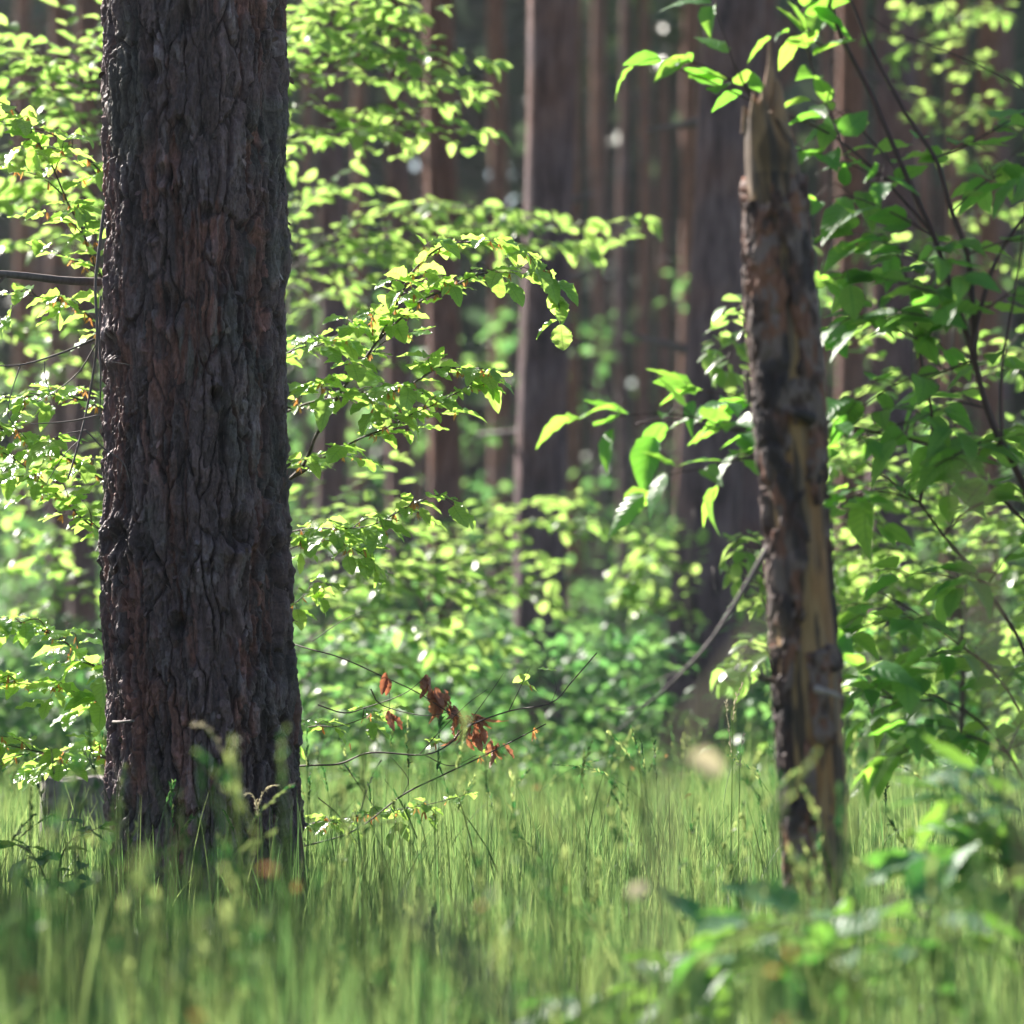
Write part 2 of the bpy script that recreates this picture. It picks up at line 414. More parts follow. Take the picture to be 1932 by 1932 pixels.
def trunk_mesh(mb, x0, y0, x1, y1, h, r0, r1, z0=-.15, sides=26, dz=.16, red0=-.15, redh=7.0, wob=.035, flare=.18):
    zz = np.concatenate([np.arange(z0, min(h, 8), dz), np.arange(min(h, 8), h + .01, .8)]) if h > 8 else np.arange(z0, h, dz)
    t = (zz - z0) / (h - z0); th = np.arange(sides) * 2 * PI / sides
    Z, TH = np.meshgrid(zz, th, indexing='ij'); Tt = (Z - z0) / (h - z0)
    R = (r0 + (r1 - r0) * Tt) * (1 + flare * np.exp(-np.clip(Z, 0, 9) / .22))
    sx = random.uniform(0, 50)
    R = R * (1 + wob * (vnoise(TH / (2 * PI) * sides * .5 + sx, Z * 3, 2) - .5) * 2) + .01 * (vnoise(np.cos(TH) + sx, Z * .9, 5) - .5)
    bx = (fbm(zz * .25 + sx, zz * 0 + 3, 1, 2) - .5) * .25 * np.minimum(1, np.clip(zz, 0, 9) / 3)
    cx = x0 + (x1 - x0) * zz / 5.0 + bx * 0.5; cy = y0 + (y1 - y0) * zz / 5.0
    v = np.stack([cx[:, None] + R * np.cos(TH), cy[:, None] + R * np.sin(TH), Z], -1).reshape(-1, 3)
    n = len(zz); i = np.arange(n - 1)[:, None] * sides; j = np.arange(sides)[None]; k = (j + 1) % sides
    q = np.stack([i + j, i + k, i + sides + k, i + sides + j], -1).reshape(-1, 4)
    c = np.repeat((red0 + Z / redh)[..., None], 3, -1).reshape(-1, 3)
    mb.add(v, np.vstack([q[:, [0, 1, 2]], q[:, [0, 2, 3]]]), np.clip(c, -1, 1))

# ------------------------------------------------------------------ background pines, each a thing with trunk and crown
# px at picture top, px at foot, width in picture units, distance, redness, label
PINES = [
 (1030, 1012, 98, 23.5, -.10, 'straight pine trunk in the middle with a sunlit pale left edge and dark knots'),
 (1392, 1300, 122, 20.5, -.25, 'dark leaning pine trunk just left of the broken snag, its foot in the grass'),
 (1424, 1402, 84, 31, -.05, 'mauve pine trunk half hidden behind the broken snag and the dark leaning pine'),
 (834, 842, 66, 32, .45, 'red-brown pine trunk behind the tip of the sunlit beech branches'),
 (748, 770, 56, 37, .05, 'mauve pine trunk directly left of the red-brown one'),
 (628, 620, 60, 36, -.2, 'dark pine trunk nearest the right side of the thick trunk, behind beech leaves'),
 (940, 945, 42, 52, .15, 'slender brown pine trunk between the red-brown one and the middle one'),
 (1084, 1084, 36, 50, .45, 'thin reddish pine trunk peeping out right behind the middle pine'),
 (1128, 1126, 36, 62, -.2, 'slim dark pine trunk two along to the right of the middle pine'),
 (1176, 1178, 24, 46, -.4, 'very thin blue-black young pine trunk between the middle pine and the dark leaning one'),
 (1216, 1214, 32, 68, .2, 'slim pinkish pine trunk right of the very thin blue-black one'),
 (1254, 1250, 30, 75, .1, 'slim grey-brown pine trunk just left of the pale one beside the leaning pine'),
 (1304, 1288, 44, 54, .3, 'pale pinkish pine trunk touching the left side of the dark leaning pine'),
 (1562, 1552, 26, 66, .4, 'thin pine trunk with a bright pink edge just right of the snag top'),
 (1612, 1604, 62, 39, .3, 'brown pine trunk behind the two crossing shrub stems'),
 (1692, 1682, 88, 28, -.1, 'broad dark mauve pine trunk behind the shrub on the right'),
 (1746, 1742, 30, 72, .2, 'thin pine trunk right beside the broad dark mauve one'),
 (1802, 1798, 44, 52, .45, 'reddish pine trunk second from the right edge, above the shrub'),
 (1868, 1862, 48, 45, .35, 'pinkish brown pine trunk nearest the right edge, above the shrub'),
 (40, 44, 40, 58, .25, 'brown pine trunk nearest the left edge'),
 (78, 76, 18, 78, .6, 'thinnest orange-lit pine trunk at the left edge'),
 (112, 116, 46, 45, 0., 'dark pine trunk midway between the left edge and the thick trunk'),
 (164, 160, 58, 40, -.05, 'grey-mauve pine trunk showing just left of the thick trunk'),
 (680, 676, 32, 60, .2, 'slim brown pine trunk between the dark one and the mauve one behind the beech'),
 (797, 799, 20, 72, .6, 'thin added trunk standing for a pink sunlit edge, touching the red-brown one'),  # sunlit edge of the mauve pine, built as an added reddish trunk
]
def pine(xt, xb, w, d, red, label):
    xm0, xm1 = X(xb, d), X(xt, d)
    ztop = CAMZ + HZ * d / F; zb = float(gz(xm0, d))
    r = w * d / F / 2
    o = empty('pine_tree', (xm0, d, zb), label, 'pine tree', 'pines standing behind the grass')
    h = random.uniform(17, 21)
    mb = MB()
    slope = (xm1 - xm0) / ztop
    trunk_mesh(mb, xm0, d, xm0 + slope * 5, d + random.uniform(-.05, .05), h, r * 1.03, r * .45, zb - .2, red0=red, redh=9)
    tr = mb.build('trunk', M['bark'], o)
    cb = MB(); pine_crown(cb, xm0 + slope * h, d, h, random.uniform(1.6, 2.3), 34)
    cb.build('crown', M['needle'], o)
    for k in range(random.randint(3, 6)):      # dead snapped limbs on the lower trunk
        kb = MB()
        z = random.uniform(.8, ztop); a = random.uniform(0, 2 * PI)
        c = np.array([xm0 + slope * z, d, z]); dr = np.array([math.cos(a), math.sin(a), random.uniform(-.1, .4)])
        tube(kb, np.array([c + dr * r * .8, c + dr * (r + .04), c + dr * (r + random.uniform(.06, .3))]), .034, .010, 6)
        kb.build('dead_limb', M['dead_twig'], o)
for p_ in PINES: pine(*p_)

# ------------------------------------------------------------------ the surrounding wood: far trunks and canopy as one mass, plus added shade clumps
fw = MB(); fl = MB()
for i in range(140):
    d = random.uniform(66, 150); x = random.uniform(-.2, .2) * d * 1.35
    trunk_mesh(fw, x, d, x + random.uniform(-.12, .12), d, random.uniform(18, 24), random.uniform(.11, .21), .07, -.2, sides=9, dz=.9, red0=random.uniform(-.4, .3), redh=12, flare=.1)
for i in range(46):                             # pines to the left and overhead, outside the view, that shade the clearing
    for _ in range(40):
        x, y = random.uniform(-26, 6), random.uniform(9, 46)
        if y < 12 and x > -3: continue
        if abs(x) < .125 * y + .9: continue
        q = np.array([x, y]) - LIT[:, :2]; hs = SUN[:2] / math.cos(SUN_EL); t_ = q @ hs
        off = np.abs(q[:, 0] * hs[1] - q[:, 1] * hs[0])
        if not ((off < .3) & (t_ > 0) & (LIT[:, 2] + t_ * math.tan(SUN_EL) < 19)).any(): break
    else: continue
    trunk_mesh(fw, x, y, x, y, 19, .16, .07, -.2, sides=12, dz=.5, red0=random.uniform(-.2, .3), redh=12)
    pine_crown(fl, x, y, random.uniform(16, 21), random.uniform(1.8, 2.6), 42)
for i in range(1500):                           # far canopy and scrub closing the view
    d = random.uniform(85, 160); x = random.uniform(-.25, .25) * d; z = random.uniform(0, 1) ** .8 * 30
    m = 22; c = np.array([x, d, z])
    add_leaves(fl, T_NEEDLE, c + rng.normal(0, 1.1, (m, 3)), rng.normal(0, 1, (m, 3)), rng.normal(0, 1, (m, 3)), rng.uniform(.8, 1.8, m), wid=np.full(m, 1.8))
# clumps added along sun rays to shade the thick trunk and leaning pine
for i in range(170):
    q = DARK[random.randrange(len(DARK))] + SUN * random.uniform(18, 27)
    if sun_dist(q, LIT).min() < .95: continue
    m = 22
    add_leaves(fl, T_NEEDLE, q + rng.normal(0, .22, (m, 3)), rng.normal(0, 1, (m, 3)), rng.normal(0, 1, (m, 3)), rng.uniform(.35, .6, m), wid=np.full(m, 1.8))
for i in range(620):  # more clumps added along sun rays, keeping the grass in shade
    y = random.uniform(2.8, 8.8); q = np.array([random.uniform(-.15, .17) * y, y, .1]) + SUN * random.uniform(19, 28)
    if sun_dist(q, LIT).min() < .5 or sun_dist(q, FLECK).min() < .3: continue
    m = 20
    add_leaves(fl, T_NEEDLE, q + rng.normal(0, .2, (m, 3)), rng.normal(0, 1, (m, 3)), rng.normal(0, 1, (m, 3)), rng.uniform(.3, .5, m), wid=np.full(m, 1.8))
fo = empty('forest', (0, 100, 0), 'dim far pine wood closing the view, plus unseen pines and clumps added for shade', 'forest')
tag(fo, kind='stuff')
tag(fw.build('trunks', M['bark'], fo), kind='stuff'); tag(fl.build('canopy_and_shade_clumps', M['far_leaf'], fo), kind='stuff')  # leaf mesh includes the added shade clumps

# ------------------------------------------------------------------ the thick pine in front
def main_pine():
    d0 = 9.5; sc = d0 / F
    o = empty('pine_tree', (X(388, d0), d0 + .2, 0), 'thick rough dark pine trunk filling the left, sharp flaky bark, grass at its foot', 'pine tree')
    zt = 2.35
    front = np.linspace(-PI - .35, .35, 560); back = np.linspace(.35, PI - .35, 90)[1:-1]      # -pi/2 faces the camera
    th = np.concatenate([front, back]); nc = len(th)
    zz = np.linspace(-.15, zt, 960)
    Z, TH = np.meshgrid(zz, th, indexing='ij')
    py = HZ - (zz - CAMZ) / sc
    cxp = np.interp(py, [-300, 0, 600, 1000, 1400, 1750, 1900], [366, 366, 363, 367, 383, 391, 393])
    hwp = np.interp(py, [-300, 0, 600, 1000, 1040, 1100, 1400, 1700, 1850], [172, 172, 175, 177, 180, 177, 178, 183, 196])
    rad = hwp * sc - .008; cx = (cxp - CX) * sc
    u = TH * .2; v = Z
    wu = u + .022 * (fbm(u * 14, v * 5, 1) - .5) + .012 * (fbm(u * 45, v * 22, 2) - .5)
    wv = v + .05 * (fbm(u * 18, v * 9, 3) - .5)
    f1, f2, id1 = worley(wu * 27 + .7 * (fbm(u * 25, v * 14, 15) - .5), wv * 5.2 + .5 * (fbm(u * 30, v * 12, 18) - .5), 1, .98)
    e1 = f2 - f1
    rdg = 1 - np.abs(2 * fbm(wu * 15, wv * 1.7, 16, 4) - 1)
    fis = 1 - (1 - .75 * (1 - sstep(.0, .13, e1))) * (1 - .95 * sstep(.89, .975, rdg))
    plate = 1 - fis
    g1, g2, id2 = worley(wu * 48 + id1 * 3, wv * 15 + .8 * (fbm(u * 60, v * 40, 17) - .5), 2)
    e2 = g2 - g1
    k1, k2, id3 = worley(wu * 110, wv * 46 + id2 * 3, 5)
    deep = sstep(.40, .66, fbm(u * 7, v * 1.6, 8)) * .6 + .75 * sstep(.25, .8, np.cos(TH))
    streak = fbm(wu * 170, v * 22, 4, 3)
    fine = fbm(u * 260, v * 170, 6, 3)
    def steps(x, k):
        q = x * k; b = np.floor(q); return (b + sstep(.0, .25, q - b)) / k
    ter = steps(fbm(wu * 30, wv * 7.5, 9, 4) * 1.25 + id1 * .25, 9)
    ter2 = steps(fbm(wu * 75, wv * 26, 10, 3) * 1.1 + id2 * .3, 6)
    h = plate * (.0065 + .011 * deep) + plate * id1 * .004 + plate * id2 * .003 + (ter - .6) * .019 * (.4 + .6 * plate) + (ter2 - .6) * .014 + (id3 - .5) * .0048 * sstep(0, .15, k2 - k1) + (streak - .5) * .0028 + (fine - .5) * .0036
    h += (fbm(u * 5, v * 2.5, 12, 3) - .5) * .008
    # rough whorl of old branch scars
    whorl = np.exp(-((py[:, None] - 1045 - 30 * np.sin(TH * 3)) / 26.0) ** 2)
    h += whorl * ((fbm(u * 40, v * 40, 14, 3) - .45) * .03)
    knots = [(365, 60, 20), (330, 590, 24), (215, 660, 16), (460, 1010, 22), (225, 1020, 20), (325, 350, 13), (400, 420, 12), (350, 1180, 14), (420, 760, 12), (300, 160, 16), (300, 450, 12)]
    kmask = np.zeros_like(h)
    xpx = cxp[:, None] + hwp[:, None] * np.cos(TH)
    vis = np.sin(TH) < 0
    for kx, ky, kr in knots:
        dd = np.hypot((xpx - kx), (py[:, None] - ky) * .8) / kr
        kk = np.exp(-dd ** 2) * vis
        h += -.016 * kk + .009 * np.exp(-((dd - 1.5) / .5) ** 2) * vis
        kmask = np.maximum(kmask, kk)
    R = rad[:, None] + h - np.percentile(h, 80) + .006
    V = np.stack([cx[:, None] + R * np.cos(TH), d0 + R * np.sin(TH) + 0 * Z, Z], -1)
    # bark colours: grey-violet plates, red inner bark where flakes came off
    grey = np.array([.112, .073, .072]); red = np.array([.172, .076, .058]); dark_brown = np.array([.040, .024, .024]); pale = np.array([.175, .145, .152]); lich = np.array([.066, .070, .056])
    fr = sstep(.47, .60, fbm(wu * 15, wv * 3.2, 20, 4) * .62 + (1 - plate) * .14 + (1 - ter) * .14 + id2 * .14)
    fp = sstep(.56, .75, fbm(wu * 30, wv * 9, 21, 4) * .7 + id3 * .3)
    fl_ = sstep(.58, .7, fbm(u * 6, v * 4, 22, 4))
    c = lerp(grey, pale, (fp * .65)[..., None]); c = lerp(c, lich, (fl_ * .55)[..., None]); c = lerp(c, red, (fr * .85)[..., None])
    c = lerp(c, dark_brown, (np.clip((1 - sstep(.0, .14, e1)) * .8 + kmask * .9 + whorl * .35, 0, 1))[..., None])  # darker brown along plate gaps, in knots and at the whorl
    c = c * ((.72 + .55 * id1) * (.65 + .7 * id2) * (.45 + .5 * streak + .55 * id3 + .5 * (fine - .4)))[..., None]
    n, m = V.shape[:2]
    i = np.arange(n - 1)[:, None] * m; j = np.arange(m)[None]; k = (j + 1) % m
    q = np.stack([i + j, i + k, i + m + k, i + m + j], -1).reshape(-1, 4)
    mb = MB(); mb.add(V.reshape(-1, 3), np.vstack([q[:, [0, 1, 2]], q[:, [0, 2, 3]]]), c.reshape(-1, 3))
    # papery bark slivers curling off the edges
    nS = 700
    zi = rng.integers(60, 940, nS); ti = rng.integers(20, 540, nS)
    pos = V[zi, ti]; rad_d = np.stack([np.cos(th[ti]), np.sin(th[ti]), np.zeros(nS)], -1); tan = np.stack([-np.sin(th[ti]), np.cos(th[ti]), np.zeros(nS)], -1)
    axs = nrm(rng.normal(0, .35, (nS, 3)) + np.array([0, 0, 1]) * np.where(rng.random(nS) < .5, -1, 1)[:, None] + rad_d * .25)
    nb = len(mb.c); add_leaves(mb, T_NEEDLE, pos, axs, rad_d + tan * rng.normal(0, .5, (nS, 1)), rng.uniform(.006, .022, nS), droop=rng.normal(-.15, .25, nS), wid=rng.uniform(.7, 2.0, nS))
    mb.c[-1][:] = np.repeat(c[zi, ti][:, None] * rng.uniform(.8, 1.7, (nS, 1, 1)), len(T_NEEDLE[0]), 1).reshape(-1, 3)
    # the trunk above the picture
    za = np.linspace(zt, 19, 40); sel = np.arange(0, m, 8); ths = th[sel]
    Ra = np.linspace(rad[-1] + .012, .07, 40)
    Va = np.stack([cx[-1] + Ra[:, None] * np.cos(ths)[None], d0 + Ra[:, None] * np.sin(ths)[None], np.repeat(za[:, None], len(ths), 1)], -1)
    Va[0] -= 0.0
    ms = len(sel); i = np.arange(39)[:, None] * ms; j = np.arange(ms)[None]; k = (j + 1) % ms
    q = np.stack([i + j, i + k, i + ms + k, i + ms + j], -1).reshape(-1, 4)
    mb.add(Va.reshape(-1, 3), np.vstack([q[:, [0, 1, 2]], q[:, [0, 2, 3]]]), np.tile(red, (40 * ms, 1)))
    mb.build('trunk', M['bark_main'], o)
    cb = MB(); pine_crown(cb, cx[-1], d0, 19, 2.0, 46); cb.build('crown', M['needle'], o)
    # dead limb and hanging twigs on its left edge
    tb = MB()
    tube(tb, catmull([P(188, 532, 9.48), P(120, 529, 9.35), P(40, 520, 9.2), P(-30, 516, 9.1), P(-150, 522, 8.9)], .02), .0095, .0065, 8, wob=.06)
    tb.build('dead_limb', M['dead_twig'], o); tb = MB()
    tube(tb, catmull([P(9, 518, 9.15), P(-8, 540, 9.15), P(-25, 556, 9.15)], .01), .005, .003, 6)
    tb.build('dead_limb', M['dead_twig'], o)
    tw = MB()
    for pts, r in [([(196, 396), (186, 480), (180, 540), (183, 640), (170, 740), (150, 830), (128, 905)], .0042),
                   ([(190, 560), (187, 650), (190, 700), (188, 790)], .003),
                   ([(178, 640), (110, 668), (40, 688), (-30, 690)], .0028), ([(180, 652), (150, 700), (110, 735), (70, 758)], .002),
                   ([(84, 682), (86, 715), (104, 770)], .0014), ([(38, 690), (22, 740), (16, 785), (50, 828)], .0016), ([(192, 782), (130, 795), (58, 800)], .0022),
                   ([(162, 812), (110, 820)], .002), ([(162, 812), (196, 846), (232, 872), (246, 915)], .0022), ([(232, 872), (226, 905)], .0012), ([(150, 830), (120, 860), (86, 915)], .0015),
                   ([(196, 680), (250, 690), (262, 700)], .001)]:
        tube(tw, catmull([P(x, y, 9.32 - .05 * random.random()) for x, y in pts], .012), r, r * .5, 5, wob=.15)
    tw.build('dead_twig', M['dead_twig'], o); tw = MB()
    tube(tw, catmull([P(214, 1362, 9.36), P(228, 1362, 9.29), P(252, 1360, 9.26)], .01), .004, .003, 6)
    tw.build('dead_twig', M['dead_twig'], o)
    return o
main_pine()

# ------------------------------------------------------------------ broken snag on the right
def snag():
    d0 = 7.0; sc = d0 / F
    ys_ = np.array([205, 235, 270, 300, 400, 500, 600, 700, 800, 900, 1000, 1100, 1200, 1300, 1400, 1500, 1600, 1700, 1885, 1960])
    xl = np.array([1408, 1400, 1398, 1398, 1404, 1406, 1410, 1421, 1427, 1438, 1446, 1451, 1456, 1461, 1467, 1474, 1481, 1486, 1492, 1490])
    xr = np.array([1474, 1490, 1508, 1515, 1524, 1530, 1540, 1550, 1556, 1561, 1565, 1572, 1581, 1590, 1598, 1605, 1606, 1608, 1622, 1630])
    o = empty('broken_snag', (X(1555, d0), d0, 0), 'dead standing snag with splintered pointed top, peeling dark bark and bare tan wood', 'dead tree')
    py = np.linspace(1950, 205, 430); zz = CAMZ + (HZ - py) * sc
    th = np.linspace(-PI, PI, 120, endpoint=False)
    cxp = np.interp(py, ys_, (xl + xr) / 2); hw = np.interp(py, ys_, (xr - xl) / 2)
    Z, TH = np.meshgrid(zz, th, indexing='ij'); PY = np.repeat(py[:, None], 120, 1)
    u = TH * .058; xpx = cxp[:, None] + hw[:, None] * np.cos(TH); front = np.sin(TH) < .2
    # where the bark is gone (picture places on the front; noise elsewhere)
    m = np.zeros_like(Z)
    def patch(x0, x1, y0, y1, s=10):
        nx = (fbm(u * 60, Z * 25, 30) - .5) * 60
        return sstep(0, s, xpx + nx - x0) * sstep(0, s, x1 - xpx + nx) * sstep(0, s * 2, PY + nx - y0) * sstep(0, s * 2, y1 - PY + nx) * front
    for a in [(1380, 1530, 150, 345), (1380, 1412, 150, 690), (1480, 1540, 800, 880), (1508, 1600, 930, 1240), (1528, 1580, 860, 960), (1553, 1640, 1250, 1720), (1430, 1447, 900, 1150), (1455, 1475, 1180, 1290)]:
        m = np.maximum(m, patch(*a))
    m = np.maximum(m, sstep(.62, .68, fbm(u * 22, Z * 5, 31)) * .9 * (PY > 380))
    core = hw[:, None] * sc - .007 + (fbm(u * 120, Z * 6, 32) - .5) * .004
    # jagged broken rim
    zj = Z + np.where(np.arange(430)[:, None] > 405, (fbm(np.cos(TH) * 2.5 + 5, np.sin(TH) * 2.5 + 5, 33) - .45) * .09 * ((np.arange(430)[:, None] - 405) / 24.0), 0)
    # decay colours of the bare wood: tan, orange heart, grey weathering, black rot
    tan = np.array([.31, .185, .085]); orange = np.array([.24, .115, .042]); gw = np.array([.17, .118, .080]); rot = np.array([.030, .022, .022])
    c = lerp(tan, gw, sstep(.4, .6, fbm(u * 40, Z * 8, 34))[..., None])
    c = lerp(c, orange, (sstep(.52, .66, fbm(u * 30, Z * 5, 35)) * .8)[..., None])
    c = lerp(c, rot, (sstep(.50, .62, fbm(u * 45, Z * 9, 36)) * .85 * (PY > 330))[..., None])
    top_shade = sstep(380, 300, PY)[..., None]; c = c * (1 - .25 * top_shade) * (1 - .6 * top_shade * sstep(.45, .6, fbm(u * 26, Z * 14, 44))[..., None])  # shade painted into the bare top: darker overall, with random darker blotches
    def grid(R, Zz, col, name, mat, par):
        V = np.stack([((cxp - CX) * sc)[:, None] + R * np.cos(TH), d0 + R * np.sin(TH), Zz], -1)
        n, mm = V.shape[:2]; i = np.arange(n - 1)[:, None] * mm; j = np.arange(mm)[None]; k = (j + 1) % mm
        q = np.stack([i + j, i + k, i + mm + k, i + mm + j], -1).reshape(-1, 4)
        mb = MB(); mb.add(V.reshape(-1, 3), np.vstack([q[:, [0, 1, 2]], q[:, [0, 2, 3]]]), col.reshape(-1, 3))
        tip = V[-1].mean(0) - np.array([0, 0, .012])
        mb.add(np.vstack([V[-1], tip[None]]), np.stack([np.arange(mm), (np.arange(mm) + 1) % mm, np.full(mm, mm)], -1), np.tile(tan * .8, (mm + 1, 1)))
        return mb.build(name, mat, par)
    grid(core, zj, c, 'trunk', M['wood'], o)
    f1, f2, idb = worley(u * 42 + (fbm(u * 40, Z * 20, 39) - .5) * 1.4, Z * 16, 7)
    bh = .007 + sstep(.02, .25, f2 - f1) * .004 + idb * .003 + (fbm(u * 150, Z * 80, 37) - .5) * .005
    rb = core + np.where(m > .5, -.006, bh)
    dk = np.array([.055, .031, .025]); rd = np.array([.18, .078, .048]); gr = np.array([.165, .118, .105])
    bc = lerp(dk, rd, sstep(.42, .62, fbm(u * 34, Z * 16, 38))[..., None]); bc = lerp(bc, gr, (sstep(.46, .58, fbm(u * 60, Z * 34, 40)) * .9)[..., None])
    bc = lerp(bc, np.array([.022, .016, .018]), (sstep(.55, .63, fbm(u * 20, Z * 7, 41)) * .8)[..., None])
    # cut the bark short of the broken top
    top_cut = np.clip(388 + (fbm(TH * 3.2 + 7, TH * 0, 42, 4) - .5) * 60, 0, 398).astype(int)
    Zb = np.minimum(Z, zz[400]); grid(np.where(np.arange(430)[:, None] > top_cut, core - .006, rb), Zb, bc, 'bark', M['wood'], o)
    # splintered spike
    sp = MB()
    def splinter(pts, w, seed):
        pts = catmull([P(x, y, d0 + dy) for x, y, dy in pts], .006); n = len(pts); t = np.linspace(0, 1, n)
        hwid = np.interp(t, np.linspace(0, 1, len(w)), w) * sc * (1 + .25 * (vnoise(t * 18, t * 0, seed) - .5))
        s12 = 12; a = np.arange(s12) * 2 * PI / s12
        rr = 1 + .3 * (vnoise(np.cos(a)[None] * 3 + 5, t[:, None] * 6, seed + 1) - .5)
        V = np.stack([pts[:, 0:1] + hwid[:, None] * rr * np.cos(a)[None], pts[:, 1:2] + .55 * hwid[:, None] * rr * np.sin(a)[None], np.repeat(pts[:, 2:3], s12, 1)], -1)
        i = np.arange(n - 1)[:, None] * s12; j = np.arange(s12)[None]; k = (j + 1) % s12
        q = np.stack([i + j, i + k, i + s12 + k, i + s12 + j], -1).reshape(-1, 4)
        cc = lerp(np.array([.36, .20, .10]), gw * 1.2, vnoise(a[None] * 3, t[:, None] * 4, seed)[..., None])
        sp.add(V.reshape(-1, 3), np.vstack([q[:, [0, 1, 2]], q[:, [0, 2, 3]]]), cc.reshape(-1, 3))
    splinter([(1462, 300, 0), (1460, 230, 0), (1455, 170, 0), (1453, 120, 0), (1452, 78, 0)], [30, 27, 23, 19, 14, 9, 4, 2], 50)
    splinter([(1475, 260, -.01), (1470, 200, -.012), (1468, 160, -.01), (1466, 150, -.01)], [20, 16, 9, 3], 55)
    splinter([(1436, 260, .012), (1436, 210, .012), (1438, 178, .012)], [18, 11, 3], 58)
    splinter([(1410, 250, 0), (1407, 218, 0), (1404, 200, 0)], [12, 8, 3], 61)
    sp.build('splinter', M['wood'], o)
    bb = MB()
    tube(bb, catmull([P(1450, 1030, 7.0), P(1438, 1052, 6.98), P(1400, 1118, 6.97), P(1342, 1208, 6.95), P(1282, 1275, 6.95), P(1222, 1327, 6.94), P(1180, 1338, 6.94), P(1143, 1337, 6.94)], .012), .0056, .0018, 7, wob=.1)
    tube(bb, catmull([P(1226, 1324, 6.94), P(1195, 1355, 6.93), P(1160, 1382, 6.92)], .012), .0024, .0014, 6)
    tube(bb, catmull([P(1300, 1256, 6.95), P(1250, 1280, 6.9), P(1195, 1305, 6.85)], .012), .0014, .0007, 5)
    tube(bb, catmull([P(1385, 1140, 6.97), P(1352, 1118, 6.98), P(1345, 1070, 7.0)], .012), .0013, .0008, 5)
    bb.build('dead_branch', M['dead_twig'], o)
    st = MB(); tube(st, catmull([P(1530, 790, 6.95), P(1512, 782, 6.93), P(1500, 778, 6.925)], .006), .012, .006, 8, col=(.03, .022, .02)); st.build('branch_stub', M['wood'], o)
    st = MB(); tube(st, catmull([P(1460, 1285, 6.98), P(1440, 1280, 6.96), P(1428, 1270, 6.96)], .006), .006, .003, 8, col=(.10, .07, .05)); st.build('branch_stub', M['wood'], o)
    st = MB(); tube(st, catmull([P(1540, 1300, 6.93), P(1570, 1308, 6.90), P(1592, 1318, 6.90)], .006), .007, .003, 8, col=(.3, .25, .22)); st.build('branch_stub', M['wood'], o)
    st = MB(); tube(st, catmull([P(1414, 760, 6.98), P(1408, 700, 6.97)], .006), .006, .004, 8, col=(.14, .1, .08)); st.build('branch_stub', M['wood'], o)
snag()

